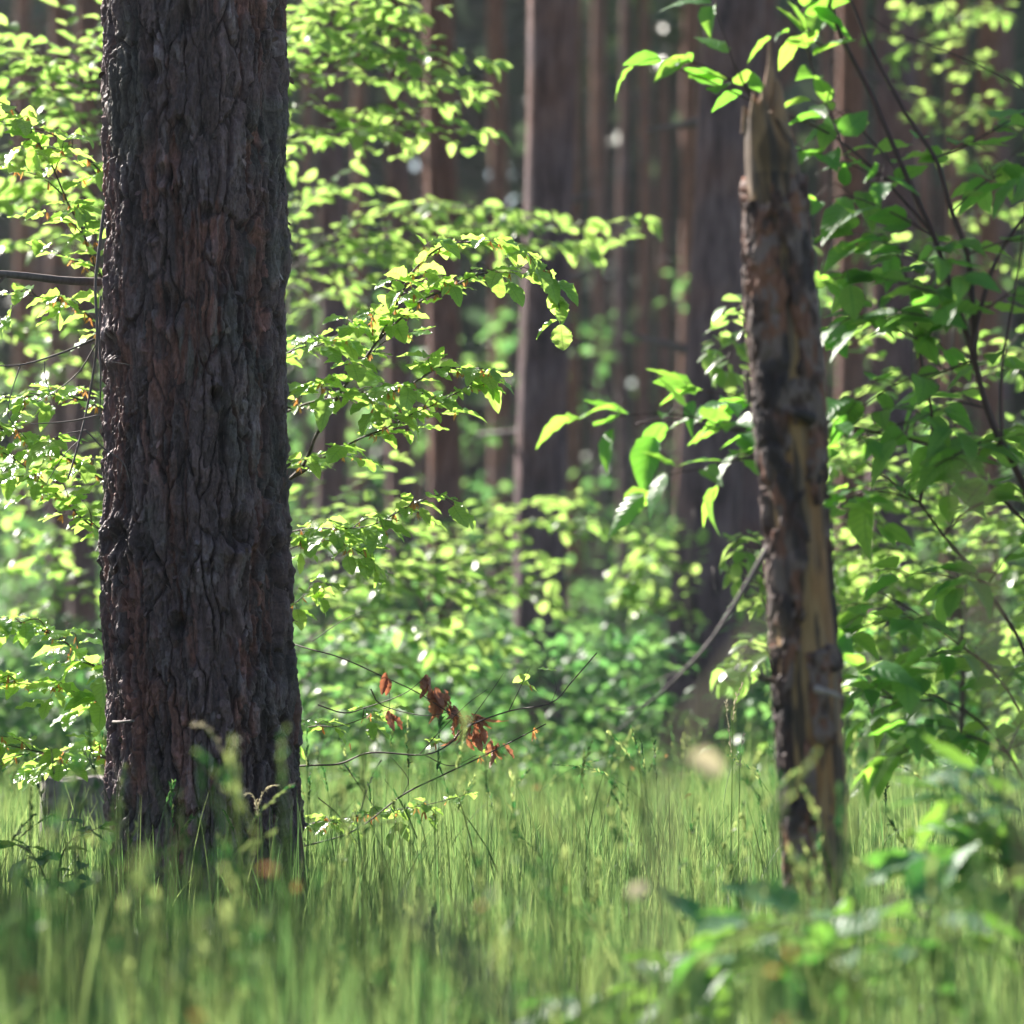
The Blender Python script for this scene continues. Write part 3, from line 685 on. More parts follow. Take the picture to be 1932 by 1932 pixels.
# ------------------------------------------------------------------ the sunlit beech sapling behind the thick trunk
def hero_beech():
    o = empty('beech_sapling', (X(350, 10.4), 10.4, 0), 'sharp sunlit young beech spreading out on both sides behind the thick trunk, orange bud husks', 'beech sapling')
    sb = MB()
    stem = catmull([P(352, 1790, 10.4), P(356, 1400, 10.4), P(348, 900, 10.38), P(360, 400, 10.4), P(352, -100, 10.4), P(356, -420, 10.4)], .05)
    tube(sb, stem, .018, .008, 10); sb.build('stem', M['twig'], o)
    def branch(pts, r=.0055, **kw):
        w = MB(); l = MB(); hk = MB()
        spray(w, l, hk, [P(*p) for p in pts], r, T_BEECH, husk_p=.42, **kw)
        b = w.build('branch', M['twig'], o)
        l.build('foliage', M['beech'], b); hb = hk.build('bud_husks', M['husk'], b)
        if hb: hb['kind'] = 'stuff'
    S = dict(leaf_size=.064, gap=.027, twig_gap=.055, twig_len=.25)
    # right side
    branch([(356, 1000, 10.38), (545, 905, 10.2), (600, 815, 10.1), (644, 738, 10.05), (711, 644, 10), (755, 560, 9.95), (778, 514, 9.92), (831, 467, 9.9), (891, 457, 9.88), (971, 464, 9.86), (1025, 507, 9.84), (1051, 560, 9.84), (1058, 612, 9.84)],
           start=.44, leaf_size=.060, gap=.028, twig_gap=.06, twig_len=.23)
    branch([(711, 644, 10.0), (791, 570, 9.95), (844, 547, 9.9), (875, 530, 9.88), (921, 515, 9.86), (1008, 517, 9.85)], .003, start=.1, leaf_size=.052, gap=.028, twig_gap=.065, twig_len=.16)
    branch([(352, 800, 10.38), (540, 668, 10.15), (600, 652, 10.1), (660, 620, 10.05), (720, 590, 10.0)], .004, start=.45, **S)
    branch([(352, 880, 10.38), (545, 775, 10.2), (640, 750, 10.1), (744, 738, 10), (794, 714, 9.95), (831, 694, 9.9), (878, 699, 9.88), (931, 709, 9.86)], .0045, start=.36, **S)
    branch([(354, 990, 10.38), (545, 905, 10.2), (600, 870, 10.12), (678, 828, 10.05), (728, 808, 10), (778, 781, 9.95), (818, 764, 9.93), (861, 741, 9.9), (901, 728, 9.9), (936, 721, 9.9)], .0045, start=.38, leaf_size=.055, gap=.026, twig_gap=.07, twig_len=.2)
    branch([(354, 1080, 10.38), (550, 1004, 10.2), (644, 998, 10.05), (694, 993, 10), (725, 981, 9.97), (755, 964, 9.95), (795, 944, 9.93), (831, 937, 9.92), (872, 965, 9.9)], .004, start=.4, leaf_size=.056, gap=.028, twig_gap=.056, twig_len=.16)
    branch([(354, 1120, 10.3), (548, 1035, 10.1), (620, 1020, 10.0), (671, 1038, 9.95), (708, 1068, 9.93)], .003, start=.6, leaf_size=.055, gap=.028, twig_gap=.06, twig_len=.12)
    branch([(354, 1260, 10.3), (540, 1150, 10.1), (590, 1105, 10.05), (618, 1100, 10.0)], .003, start=.7, leaf_size=.05, gap=.03, twig_gap=.065, twig_len=.1)
    branch([(356, 1600, 10.3), (560, 1560, 10.0), (640, 1545, 9.9), (740, 1530, 9.85), (820, 1515, 9.8), (876, 1500, 9.8)], .0035, start=.42, leaf_size=.05, gap=.027, twig_gap=.06, twig_len=.16, tilt=.25)
    branch([(356, 1480, 10.3), (556, 1380, 10.0), (640, 1370, 9.9), (700, 1350, 9.85), (744, 1335, 9.82)], .003, start=.5, leaf_size=.06, gap=.055, twig_gap=.13, twig_len=.12)
    # left side
    branch([(352, 700, 10.38), (192, 520, 10.15), (157, 437, 10.1), (130, 387, 10.05), (110, 340, 10), (90, 297, 9.97), (50, 240, 9.95), (27, 207, 9.93), (-30, 180, 9.9)], .005, start=.38, leaf_size=.062, gap=.029, twig_gap=.056, twig_len=.24)
    branch([(352, 500, 10.38), (196, 330, 10.15), (150, 290, 10.1), (90, 250, 10.05), (20, 235, 10)], .004, start=.45, leaf_size=.058, gap=.03, twig_gap=.065, twig_len=.16)
    branch([(352, 760, 10.38), (196, 620, 10.2), (130, 570, 10.1), (70, 560, 10.0), (0, 545, 9.95)], .004, start=.4, leaf_size=.058, gap=.032, twig_gap=.07, twig_len=.15)
    branch([(352, 980, 10.38), (190, 901, 10.15), (110, 855, 10.05), (50, 828, 10), (0, 808, 9.95), (-80, 790, 9.9)], .0045, start=.38, **S)
    branch([(352, 1080, 10.38), (192, 1003, 10.15), (133, 957, 10.08), (60, 890, 10.0), (0, 851, 9.95), (-80, 820, 9.9)], .004, start=.38, leaf_size=.055, gap=.027, twig_gap=.056, twig_len=.18)
    branch([(352, 860, 10.38), (190, 770, 10.2), (110, 745, 10.1), (30, 750, 10), (-60, 745, 9.95)], .004, start=.4, leaf_size=.055, gap=.028, twig_gap=.06, twig_len=.18)
    branch([(352, 1340, 10.35), (200, 1268, 10.1), (160, 1244, 10.05), (117, 1208, 10), (43, 1178, 9.95), (-60, 1170, 9.9)], .0045, start=.36, leaf_size=.062, gap=.027, twig_gap=.052, twig_len=.22)
    branch([(352, 1390, 10.35), (200, 1330, 10.1), (120, 1300, 10.0), (40, 1290, 9.95), (-60, 1285, 9.9)], .004, start=.36, **S)
    branch([(352, 1500, 10.3), (200, 1431, 10.05), (150, 1428, 10), (83, 1420, 9.9), (0, 1404, 9.85), (-80, 1400, 9.8)], .004, start=.36, **S)
    # bare twigs at the foot on the right, some with withered leaves
    dt = MB()
    tws = [([(356, 1150), (560, 1217), (640, 1240), (720, 1275), (790, 1308), (850, 1345), (905, 1362)], .0024), ([(356, 1460), (570, 1445), (640, 1441), (700, 1420), (800, 1424), (850, 1402), (880, 1372), (960, 1342), (1040, 1326), (1080, 1285), (1126, 1232)], .003),
           ([(356, 1640), (600, 1590), (680, 1560), (760, 1500), (830, 1465), (900, 1432), (960, 1402), (1030, 1366)], .003), ([(600, 1330), (650, 1345), (690, 1335), (760, 1310), (800, 1280)], .0018), ([(700, 1300), (720, 1330), (800, 1350), (860, 1340)], .0016),
           ([(790, 1425), (830, 1380), (880, 1330), (920, 1300)], .0014), ([(960, 1342), (985, 1290), (1000, 1260)], .0013), ([(880, 1370), (930, 1300), (950, 1270)], .0012), ([(650, 1442), (690, 1500), (720, 1540)], .0013), ([(800, 1424), (850, 1445), (900, 1425)], .0013),
           ([(600, 1505), (640, 1540), (680, 1600)], .0014), ([(1040, 1326), (1050, 1300), (1045, 1280)], .0009), ([(720, 1275), (735, 1310), (733, 1355)], .001), ([(590, 1210), (640, 1175), (690, 1150)], .0011), ([(760, 1500), (770, 1470), (740, 1430)], .0012)]
    for pts, r in tws:
        dd = [9.75 + .05 * random.random() - .0005 * max(0, x - 560) for x, y in pts]
        tube(dt, catmull([P(x, y, 10.2 if x < 400 else q) for (x, y), q in zip(pts, dd)], .012), r, r * .45, 5, wob=.15)
    b = dt.build('bare_branch', M['twig'], o)
    dl = MB(); n = 62
    path = np.array([(792, 1270), (815, 1300), (835, 1315), (850, 1335), (868, 1365), (885, 1390), (915, 1375), (940, 1410), (905, 1350), (880, 1345)])
    ii = rng.random(n) * (len(path) - 1); a = path[ii.astype(int)] + (path[np.minimum(ii.astype(int) + 1, 9)] - path[ii.astype(int)]) * (ii % 1)[:, None] + rng.normal(0, 6, (n, 2))
    a = np.vstack([a, [(728, 1268), (732, 1280), (733, 1340), (742, 1350), (738, 1345)]]); n = len(a)
    pos = np.array([P(x, y, 9.68) for x, y in a])
    add_leaves(dl, T_BEECH, pos, np.stack([rng.normal(.25, .3, n), rng.normal(0, .3, n), -np.ones(n)], -1), rng.normal(0, 1, (n, 3)), rng.uniform(.028, .046, n), droop=rng.normal(.1, .5, n), fold=rng.normal(.9, .35, n), wave=.09, wid=rng.uniform(.55, .85, n))
    dl.build('withered_leaves', M['dead_leaf'], b)
    hk = MB()
    gl = MB(); pts = [(1000, 1275), (1015, 1262), (980, 1290), (690, 1345), (800, 1395), (905, 1418), (600, 1365), (830, 1398)]
    n = len(pts); add_leaves(gl, T_BEECH, [P(x, y, 9.7) for x, y in pts], np.stack([rng.choice([-1, 1], n), rng.normal(0, .5, n), rng.normal(.1, .2, n)], -1), np.tile(UP, (n, 1)) + rng.normal(0, .3, (n, 3)), rng.uniform(.04, .055, n), wave=.06)
    gl.build('young_leaves', M['beech'], b)
    for x, y in [(1088 - 80, 1372), (1005, 1380), (820, 1400), (540 + 120, 1400), (700, 1345), (905, 1425), (1000, 1290), (610, 1560), (700, 1545), (800, 1530)]:
        add_leaves(hk, T_NEEDLE, [P(x, y, 9.68)] * 3, rng.normal(0, .3, (3, 3)) + np.array([0, 0, -1]), rng.normal(0, 1, (3, 3)), rng.uniform(.014, .026, 3), wid=np.full(3, .6))
    tag(hk.build('bud_husks', M['husk'], b), kind='stuff')
hero_beech()

# ------------------------------------------------------------------ broad-leaved shrub on the right
def shrub():
    o = empty('broad_leaved_shrub', (X(1900, 7.7), 7.7, 0), 'tall shrub with dark stems and large glossy pointed leaves, right of the snag', 'shrub')
    def stem(pts, r, d=7.6, dd=.0):
        w = MB(); tube(w, catmull([P(x, y, d + dd * k) for k, (x, y) in enumerate(pts)], .02), r, r * .45, 8, wob=.05)
        return w.build('stem', M['shrub_stem'], o)
    stem([(2000, 1880), (1975, 1400), (1950, 1000), (1915, 880), (1890, 838), (1862, 770), (1838, 680), (1822, 620), (1800, 560), (1762, 445), (1718, 350), (1680, 262), (1640, 170), (1600, 95), (1560, 0), (1530, -80)], .0085)
    stem([(1838, 690), (1838, 620), (1825, 480), (1795, 400), (1765, 300), (1725, 240), (1690, 180), (1640, 85), (1605, 0), (1570, -80)], .0055)
    stem([(1832, 660), (1848, 590), (1880, 490), (1925, 420), (1990, 330)], .0052, 7.55)
    stem([(1985, 1500), (1940, 1250), (1860, 1110), (1780, 1010), (1735, 950), (1690, 915), (1635, 872)], .0050, 7.7)
    stem([(1735, 950), (1752, 860), (1758, 780), (1730, 640), (1722, 560), (1690, 470)], .0038, 7.75)
    stem([(1890, 840), (1890, 700), (1920, 520), (1935, 380)], .0035, 7.5)
    stem([(1950, 1000), (1800, 860), (1620, 810), (1480, 800), (1380, 810), (1260, 790), (1200, 800)], .0035, 7.75)
    stem([(1760, 440), (1660, 330), (1560, 250), (1440, 200), (1330, 150), (1250, 120)], .0030, 7.7)
    stem([(2040, 260), (1932, 170), (1860, 130), (1780, 95), (1690, 62), (1640, 30)], .0022, 7.6)
    stem([(1985, 1500), (1900, 1300), (1760, 1180), (1650, 1110)], .003, 7.9)
    stem([(1990, 1600), (1900, 1420), (1800, 1330), (1690, 1320), (1610, 1300)], .003, 7.7)
    def leafy(pts, d, **kw):
        w = MB(); l = MB()
        a = dict(leaf_size=.088, gap=.066, twig_gap=.15, twig_len=.17, tilt=.36, start=.05, wave=.03); a.update(kw)
        spray(w, l, None, [P(x, y, d + dz) for x, y, dz in pts], .0024, T_CHERRY, **a)
        b = w.build('branch', M['shrub_stem'], o); l.build('foliage', M['cherry'], b)
    # sprays left of the snag
    leafy([(1480, 800, .1), (1400, 815, .0), (1320, 790, -.1), (1230, 780, -.15), (1140, 790, -.2), (1075, 790, -.2)], 7.65, twig_len=.11, gap=.055, twig_gap=.12, leaf_size=.076)
    leafy([(1440, 860, .1), (1380, 870, 0), (1320, 885, -.1), (1250, 900, -.1), (1215, 930, -.1)], 7.6, twig_len=.08, gap=.08, twig_gap=.2, leaf_size=.08)
    leafy([(1440, 760, .1), (1380, 745, 0), (1330, 740, 0), (1290, 720, 0)], 7.7, twig_len=.08, gap=.07, twig_gap=.15, leaf_size=.08)
    leafy([(1430, 175, .1), (1380, 150, 0), (1310, 118, 0), (1240, 110, 0), (1195, 125, 0)], 7.7, twig_len=.07, gap=.06, twig_gap=.14, leaf_size=.065)
    leafy([(1420, 190, .1), (1385, 120, 0), (1362, 50, 0), (1350, 10, 0), (1345, -40, 0)], 7.6, twig_len=.07, gap=.1, twig_gap=.2, leaf_size=.075)
    leafy([(1560, 90, 0), (1520, 70, 0), (1480, 60, 0), (1455, 70, 0)], 7.6, twig_len=.06, gap=.07, twig_gap=.2, leaf_size=.06)
    leafy([(1600, 300, 0), (1560, 200, 0), (1530, 120, 0), (1510, 30, 0), (1530, -30, 0)], 7.6, twig_len=.12, gap=.06, twig_gap=.12, leaf_size=.07)
    leafy([(1700, 330, 0), (1640, 260, .1), (1590, 215, .1), (1530, 190, .1)], 7.65, twig_len=.14, leaf_size=.07)
    # the body of the shrub
    for pts in [[(1720, 350), (1650, 330), (1580, 300), (1530, 290)], [(1762, 445), (1680, 400), (1600, 370), (1545, 380)], [(1790, 520), (1700, 470), (1610, 440), (1545, 450)],
                [(1800, 560), (1720, 540), (1630, 520), (1550, 530)], [(1760, 300), (1830, 270), (1900, 230), (1960, 200)], [(1795, 400), (1850, 350), (1910, 320), (1960, 300)],
                [(1825, 480), (1880, 460), (1930, 450), (1990, 440)], [(1848, 590), (1900, 560), (1950, 560)], [(1730, 640), (1670, 610), (1610, 600), (1570, 620)], [(1822, 620), (1760, 600), (1700, 590), (1660, 600)],
                [(1838, 680), (1780, 700), (1700, 720), (1620, 770), (1570, 800)], [(1862, 770), (1800, 760), (1740, 790), (1690, 830)], [(1890, 700), (1930, 690), (1980, 700)], [(1758, 780), (1700, 800), (1640, 820), (1580, 850)],
                [(1890, 838), (1840, 850), (1780, 870), (1740, 900)], [(1735, 950), (1680, 930), (1620, 930), (1580, 960)], [(1780, 1010), (1830, 960), (1890, 940), (1950, 940)], [(1800, 860), (1860, 830), (1920, 820), (1960, 820)],
                [(1860, 1110), (1800, 1090), (1740, 1080), (1680, 1100)], [(1860, 1110), (1900, 1050), (1950, 1010)], [(1760, 1180), (1700, 1170), (1640, 1180), (1600, 1200)], [(1900, 1300), (1850, 1240), (1790, 1230), (1740, 1240)],
                [(1800, 1330), (1740, 1310), (1680, 1330), (1630, 1360)], [(1900, 1420), (1830, 1390), (1760, 1400), (1700, 1420), (1660, 1440)], [(1900, 1420), (1930, 1360), (1970, 1330)], [(1690, 1320), (1650, 1290), (1620, 1260)]]:
        leafy([(x, y, random.uniform(-.15, .2)) for x, y in pts], 7.65, leaf_size=random.uniform(.058, .082))
shrub()

# a nearer shrub of the same kind low at the right edge
def low_shrub(name, label, loc, stems, d, n_leaf_kw, group=None, mat='low_leaf'):
    o = empty(name, loc, label, 'shrub', group)
    for pts in stems:
        w = MB(); l = MB()
        spray(w, l, None, [P(x, y, d + random.uniform(-.08, .08)) for x, y in pts], .0028, T_CHERRY, tilt=.28, wave=.03, **n_leaf_kw)
        b = w.build('stem', M['shrub_stem'], o); l.build('foliage', M[mat], b)
    return o
low_shrub('broad_leaved_shrub', 'low blurred shrub with big round green leaves nearest the lower right edge', (X(1940, 6), 6, 0),
          [[(1950, 1960), (1910, 1700), (1870, 1560), (1800, 1500)], [(1930, 1780), (1900, 1640), (1840, 1600), (1760, 1610)], [(1940, 1800), (1930, 1640), (1900, 1520), (1850, 1470)], [(1950, 1850), (1920, 1700), (1830, 1660), (1740, 1640)], [(1950, 1700), (1960, 1580), (1940, 1500)]],
          6.0, dict(leaf_size=.10, gap=.075, twig_gap=.13, twig_len=.12, start=.35))
low_shrub('leafy_plant', 'low plant with broad pale-sheen leaves in front of the snag foot', (X(1560, 5.6), 5.6, 0),
          [[(1570, 2100), (1560, 1850), (1540, 1760), (1480, 1740), (1380, 1760)], [(1575, 2100), (1580, 1830), (1620, 1740), (1700, 1720), (1780, 1730)], [(1570, 2100), (1540, 1900), (1470, 1840), (1380, 1850), (1300, 1870)], [(1575, 2100), (1580, 1900), (1560, 1800), (1500, 1760)], [(1575, 2100), (1600, 1900), (1650, 1820), (1690, 1790)], [(1560, 2100), (1500, 1850), (1420, 1800), (1320, 1800)], [(1575, 2100), (1640, 1880), (1720, 1790), (1810, 1780)], [(1570, 2100), (1560, 1900), (1530, 1790), (1560, 1735)]],
          5.6, dict(leaf_size=.11, gap=.085, twig_gap=.15, twig_len=.12, start=.45))
low_shrub('leafy_plant', 'low blurred plant with bright green leaves at the bottom edge left of the snag foot', (X(1180, 5.7), 5.7, 0),
          [[(1220, 2200), (1200, 1960), (1150, 1900), (1080, 1880)], [(1225, 2200), (1240, 1950), (1290, 1880), (1340, 1850)], [(1230, 2200), (1260, 1980), (1330, 1920), (1400, 1910)], [(1220, 2200), (1180, 1990), (1110, 1930), (1040, 1920)]],
          5.7, dict(leaf_size=.07, gap=.04, twig_gap=.09, twig_len=.10, start=.5))
low_shrub('leafy_plant', 'small bright-leaved seedling between the stump and the thick trunk foot', (X(110, 8.6), 8.6, 0),
          [[(120, 1780), (110, 1660), (130, 1590), (190, 1560)], [(118, 1780), (90, 1670), (60, 1610), (20, 1590)], [(118, 1780), (130, 1680), (150, 1640)]],
          8.6, dict(leaf_size=.055, gap=.04, twig_gap=.1, twig_len=.10, start=.5))

# ------------------------------------------------------------------ background beeches
def bg_beech(label, stem_px, d, top_py, sprays, leaf=.06, tl=.42, gap=.040, tg=.095, tilt=.26):
    sx = X(stem_px, d); zb = float(gz(sx, d))
    o = empty('beech_sapling', (sx, d, zb), label, 'beech sapling', 'young beeches growing under the pines')
    top = P(stem_px, top_py, d)
    sb = MB(); line = catmull([[sx, d, zb - .05], [sx + .03, d, zb + (top[2] - zb) * .35], [sx - .02, d + .02, zb + (top[2] - zb) * .7], top], .05); tube(sb, line, .014, .005, 7)
    sb.build('stem', M['twig'], o)
    for pts in sprays:
        q = [P(*p) if len(p) == 3 else P(p[0], p[1], d + random.uniform(-.2, .2)) for p in pts]
        zr = max(q[0][2] - .12, zb + .05); k = np.argmin(np.abs(line[:, 2] - zr)); q = [line[k]] + q[1:]
        w = MB(); l = MB()
        spray(w, l, None, q, .005, T_BEECH_LOW, leaf_size=leaf, gap=gap, twig_gap=tg, twig_len=tl, wave=0, tilt=tilt, step=.05, sides=4)
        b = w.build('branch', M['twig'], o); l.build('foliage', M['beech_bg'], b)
    return o
bg_beech('blurred bright beech whose fresh sprays reach out top right of the thick trunk', 420, 14, -150,
         [[(430, 40), (560, 20), (640, 40), (720, 30)], [(430, 110), (560, 90), (700, 95), (820, 105), (930, 118)], [(430, 190), (560, 150), (680, 150), (800, 160), (920, 175)], [(430, 240), (560, 200), (650, 215), (760, 205)],
          [(430, 290), (560, 250), (640, 265), (760, 245), (905, 250)], [(430, 0), (540, -40), (650, -30), (720, 0)], [(560, 130), (640, 90), (720, 70), (760, 60)], [(540, 60), (600, 10), (680, -10)]], tl=.5)
bg_beech('blurred beech with a long blue-green spray stretching right across the middle pine', 500, 15.5, 250,
         [[(510, 470), (640, 440), (780, 385), (900, 395), (1010, 400)], [(510, 480), (700, 440), (900, 425), (1050, 430), (1215, 415)], [(510, 500), (640, 510), (760, 470), (860, 440)], [(900, 430), (1000, 460), (1100, 470), (1180, 440)],
          [(510, 430), (580, 380), (640, 370)], [(510, 580), (600, 560), (700, 580)], [(510, 690), (600, 660), (720, 690), (900, 690)]], tl=.36)
bg_beech('overexposed sunny beech glowing left of the thick trunk near the top', 230, 13.5, -100,
         [[(230, 160), (150, 120), (80, 115), (-20, 110)], [(230, 200), (150, 150), (60, 165), (-30, 170)], [(230, 240), (140, 210), (50, 220), (-40, 230)], [(230, 300), (140, 280), (60, 300), (-40, 310)], [(230, 180), (180, 130), (110, 130)], [(230, 360), (150, 340), (60, 370), (-30, 380)]], tl=.5)
bg_beech('blurred beech left of the thick trunk at mid height', 240, 15.5, 400,
         [[(240, 480), (150, 450), (60, 460), (-40, 470)], [(240, 640), (150, 620), (50, 620), (-40, 640)], [(240, 720), (150, 690), (60, 710), (-30, 690)], [(240, 880), (150, 860), (60, 880), (-30, 900)], [(240, 970), (140, 940), (50, 960), (-40, 960)],
          [(240, 1040), (140, 1010), (60, 1060), (-20, 1080)], [(240, 1130), (150, 1120), (60, 1150)]], tl=.45)
bg_beech('blurred beech filling the gap right of the thick trunk at knee height', 520, 14.5, 900,
         [[(520, 1090), (620, 1060), (740, 1070), (880, 1080)], [(520, 1130), (640, 1110), (780, 1110), (900, 1130)], [(520, 1190), (640, 1170), (760, 1180), (860, 1200)], [(520, 1260), (620, 1250), (740, 1260), (880, 1260)], [(520, 1330), (620, 1320), (720, 1330)], [(520, 1020), (620, 960), (700, 990)]], tl=.45)
bg_beech('blurred beech with drooping sprays in front of the middle pine foot', 800, 18, 900,
         [[(800, 1060), (900, 990), (1000, 955), (1100, 945)], [(800, 1080), (900, 1030), (1020, 985), (1190, 1000)], [(800, 1120), (900, 1070), (980, 1040), (1050, 1070)], [(800, 1180), (900, 1130), (1000, 1120), (1040, 1150)], [(800, 1100), (740, 1020), (680, 985), (620, 990)], [(800, 1200), (720, 1130), (620, 1120)], [(800, 1240), (880, 1210), (980, 1200)]], tl=.4)
bg_beech('yellow-lit beech with arching sprays just left of the dark leaning pine', 1310, 19, 960,
         [[(1310, 1100), (1270, 1010), (1220, 1030), (1180, 1090), (1175, 1130)], [(1310, 1130), (1260, 1060), (1215, 1070), (1200, 1100)], [(1310, 1160), (1260, 1130), (1210, 1150)]], tl=.2, leaf=.065)
bg_beech('small yellow-lit beech between the leaning pine and the snag', 1470, 12.5, 950,
         [[(1470, 1160), (1430, 1060), (1390, 1020), (1375, 1080)], [(1470, 1120), (1430, 1020), (1400, 1040)], [(1470, 1280), (1440, 1210), (1400, 1230), (1385, 1265)], [(1470, 1200), (1440, 1130), (1410, 1130)], [(1470, 700), (1420, 590), (1370, 620), (1345, 660)], [(1470, 720), (1410, 640), (1375, 670), (1365, 700)]], tl=.12, leaf=.06)
bg_beech('brilliant sunlit beech thicket glowing behind the right shrub', 1800, 14.5, 600,
         [[(1800, 940), (1720, 880), (1640, 870), (1570, 880)], [(1800, 1010), (1700, 960), (1620, 980), (1560, 1010)], [(1800, 1080), (1700, 1040), (1610, 1060), (1560, 1090)], [(1800, 1150), (1700, 1120), (1620, 1140), (1570, 1160)], [(1800, 1230), (1710, 1200), (1630, 1220)], [(1800, 1300), (1710, 1280), (1620, 1300)],
          [(1800, 860), (1880, 820), (1960, 830)], [(1800, 960), (1880, 930), (1980, 950)], [(1800, 1040), (1880, 1010), (1980, 1040)], [(1800, 1120), (1880, 1090), (1980, 1120)], [(1800, 1200), (1880, 1180), (1980, 1210)], [(1800, 1290), (1880, 1270), (1980, 1290)], [(1800, 760), (1720, 720), (1660, 730)], [(1800, 720), (1880, 680), (1960, 690)], [(1800, 640), (1720, 610), (1650, 630)], [(1800, 900), (1700, 850), (1600, 840)], [(1800, 1180), (1690, 1160), (1600, 1190)], [(1800, 1000), (1860, 980), (1950, 1000)], [(1800, 1100), (1700, 1080), (1590, 1120)], [(1800, 1340), (1880, 1320), (1960, 1340)]], tl=.55, gap=.03)
bg_beech('yellow-green beech tuft floating high between the two reddish pines on the right', 1790, 20, -60,
         [[(1790, 60), (1760, 20), (1700, 25)], [(1790, 50), (1830, 20), (1870, 30)], [(1790, 140), (1740, 90), (1690, 110)], [(1790, 150), (1830, 120), (1880, 140)], [(1790, 220), (1830, 200), (1860, 215)], [(1790, 240), (1750, 210), (1720, 220)], [(1790, 320), (1830, 300), (1880, 320)], [(1790, 420), (1850, 400), (1930, 420)], [(1790, 520), (1850, 500), (1930, 510)], [(1790, 480), (1700, 450), (1620, 470)]], tl=.3)
bg_beech('blurred beech behind the snag and shrub in the sunny grass', 1640, 17, 1100,
         [[(1640, 1360), (1700, 1330), (1780, 1340)], [(1640, 1380), (1580, 1340), (1520, 1350)], [(1640, 1300), (1700, 1260), (1760, 1270)], [(1640, 1300), (1590, 1260), (1540, 1270)], [(1640, 1400), (1720, 1390), (1800, 1400)]], tl=.35)
# low young beeches, copies of three shapes
protos = []
def bush_proto(k, label, loc):
    o = empty('beech_sapling', loc, label, 'beech sapling', 'low young beeches among the far trunks')
    w = MB(); l = MB(); h = 1.25; x0, y0, z0 = loc
    tube(w, np.array([[x0, y0, z0 - .05], [x0 + .03, y0, z0 + h * .5], [x0, y0 + .02, z0 + h]]), .012, .004, 6)
    for i in range(13):
        z = z0 + h * (.12 + .86 * i / 12); a = i * 2.4 + k; L = (1 - .55 * i / 12) * random.uniform(.55, .95)
        p = np.array([x0, y0, z]); dr = np.array([math.cos(a), math.sin(a), .25])
        spray(w, l, None, [p, p + dr * L * .5, p + dr * L - UP * .05], .004, T_BEECH_LOW, leaf_size=.06, gap=.045, twig_gap=.11, twig_len=.3, wave=0, step=.06, sides=4, tilt=.28)
    w.build('stem', M['twig'], o); l.build('foliage', M['undergrowth'], o)
    return o
BUSH = [(600, 18, 1.0, 'low green beech close behind the right side of the thick trunk foot'), (700, 21, 1.05, 'low beech behind the red withered leaves'), (800, 26, 1.2, 'low beech right below the red-brown pine trunk'),
        (890, 22, .85, 'low beech left of the foot of the middle pine'), (980, 27, 1.2, 'low beech hiding the foot of the middle pine'), (1070, 21, .95, 'low beech right of the foot of the middle pine'), (1130, 30, 1.6, 'taller beech below the slim dark trunks right of the middle pine'),
        (1200, 25, 1.1, 'low beech left of the foot of the dark leaning pine'), (1230, 36, 2.0, 'tall soft green beech far back left of the leaning pine'), (660, 34, 2.2, 'tall soft green beech far back below the brown slim trunk'), (900, 40, 2.6, 'tallest far beech between the red-brown and middle pines'),
        (1440, 27, 1.2, 'low beech between the feet of the leaning pine and the snag'), (1600, 24, 1.3, 'low beech just right of the snag foot, far back'), (1720, 22, 1.4, 'low beech in the glare under the right shrub'), (1860, 20, 1.4, 'low beech nearest the right edge'),
        (60, 19, 1.2, 'low beech behind the grey stump'), (150, 24, 1.6, 'low beech between the stump and the thick trunk'), (20, 28, 2.2, 'taller beech at the left edge far back'), (1150, 44, 2.8, 'tall far beech behind the very thin blue-black pine'), (760, 46, 3.0, 'tall far beech behind the mauve pine left of the red-brown one')]
for k, (px, d, s, lab) in enumerate(BUSH):
    x = X(px, d); z = float(gz(x, d))
    if k < 3: o = bush_proto(k, lab, (x, d, z)); o.scale = (s, s, s); protos.append(o)
    else:
        o = copy_tree(protos[k % 3]); o['label'] = lab; o.location = (x, d, z); o.scale = (s, s, s); o.rotation_euler = (0, 0, k * 1.7)

# undergrowth that reads as one mass
ug = MB()
for i in range(900):
    d = 42 + 55 * random.random(); x = random.uniform(-.17, .17) * d
    z = float(gz(x, d)) + random.uniform(.1, 6.5) * random.random() ** .6
    m = 26; r = random.uniform(.4, .9); a = rng.random(m) * 2 * PI; q = np.sqrt(rng.random(m)) * r
    pos = np.stack([x + q * np.cos(a), d + q * np.sin(a), z + rng.normal(0, .12, m)], -1)
    add_leaves(ug, T_BEECH_LOW, pos, np.stack([np.cos(a + rng.normal(0, .8, m)), np.sin(a), rng.normal(-.1, .25, m)], -1), UP + rng.normal(0, .5, (m, 3)), rng.uniform(.09, .17, m))
for i in range(1500):
    d = 17 + 45 * random.random() ** 1.3; x = random.uniform(-.165, .165) * d
    z = float(gz(x, d)) + random.uniform(.05, .35 + .03 * d) * random.random() ** .5
    if d < 20.4 and 1215 < CX + x * F / d < 1440: continue
    m = 34; r = random.uniform(.2, .45)
    a = rng.random(m) * 2 * PI; q = np.sqrt(rng.random(m)) * r
    pos = np.stack([x + q * np.cos(a), d + q * np.sin(a), z + rng.normal(0, .05, m)], -1)
    add_leaves(ug, T_BEECH_LOW, pos, np.stack([np.cos(a + rng.normal(0, .8, m)), np.sin(a), rng.normal(-.1, .25, m)], -1), UP + rng.normal(0, .3, (m, 3)), rng.uniform(.05, .09, m))
tag(ug.build('undergrowth', M['undergrowth']), 'soft green mass of leafy undergrowth on the forest floor far back', 'undergrowth', None, 'stuff')

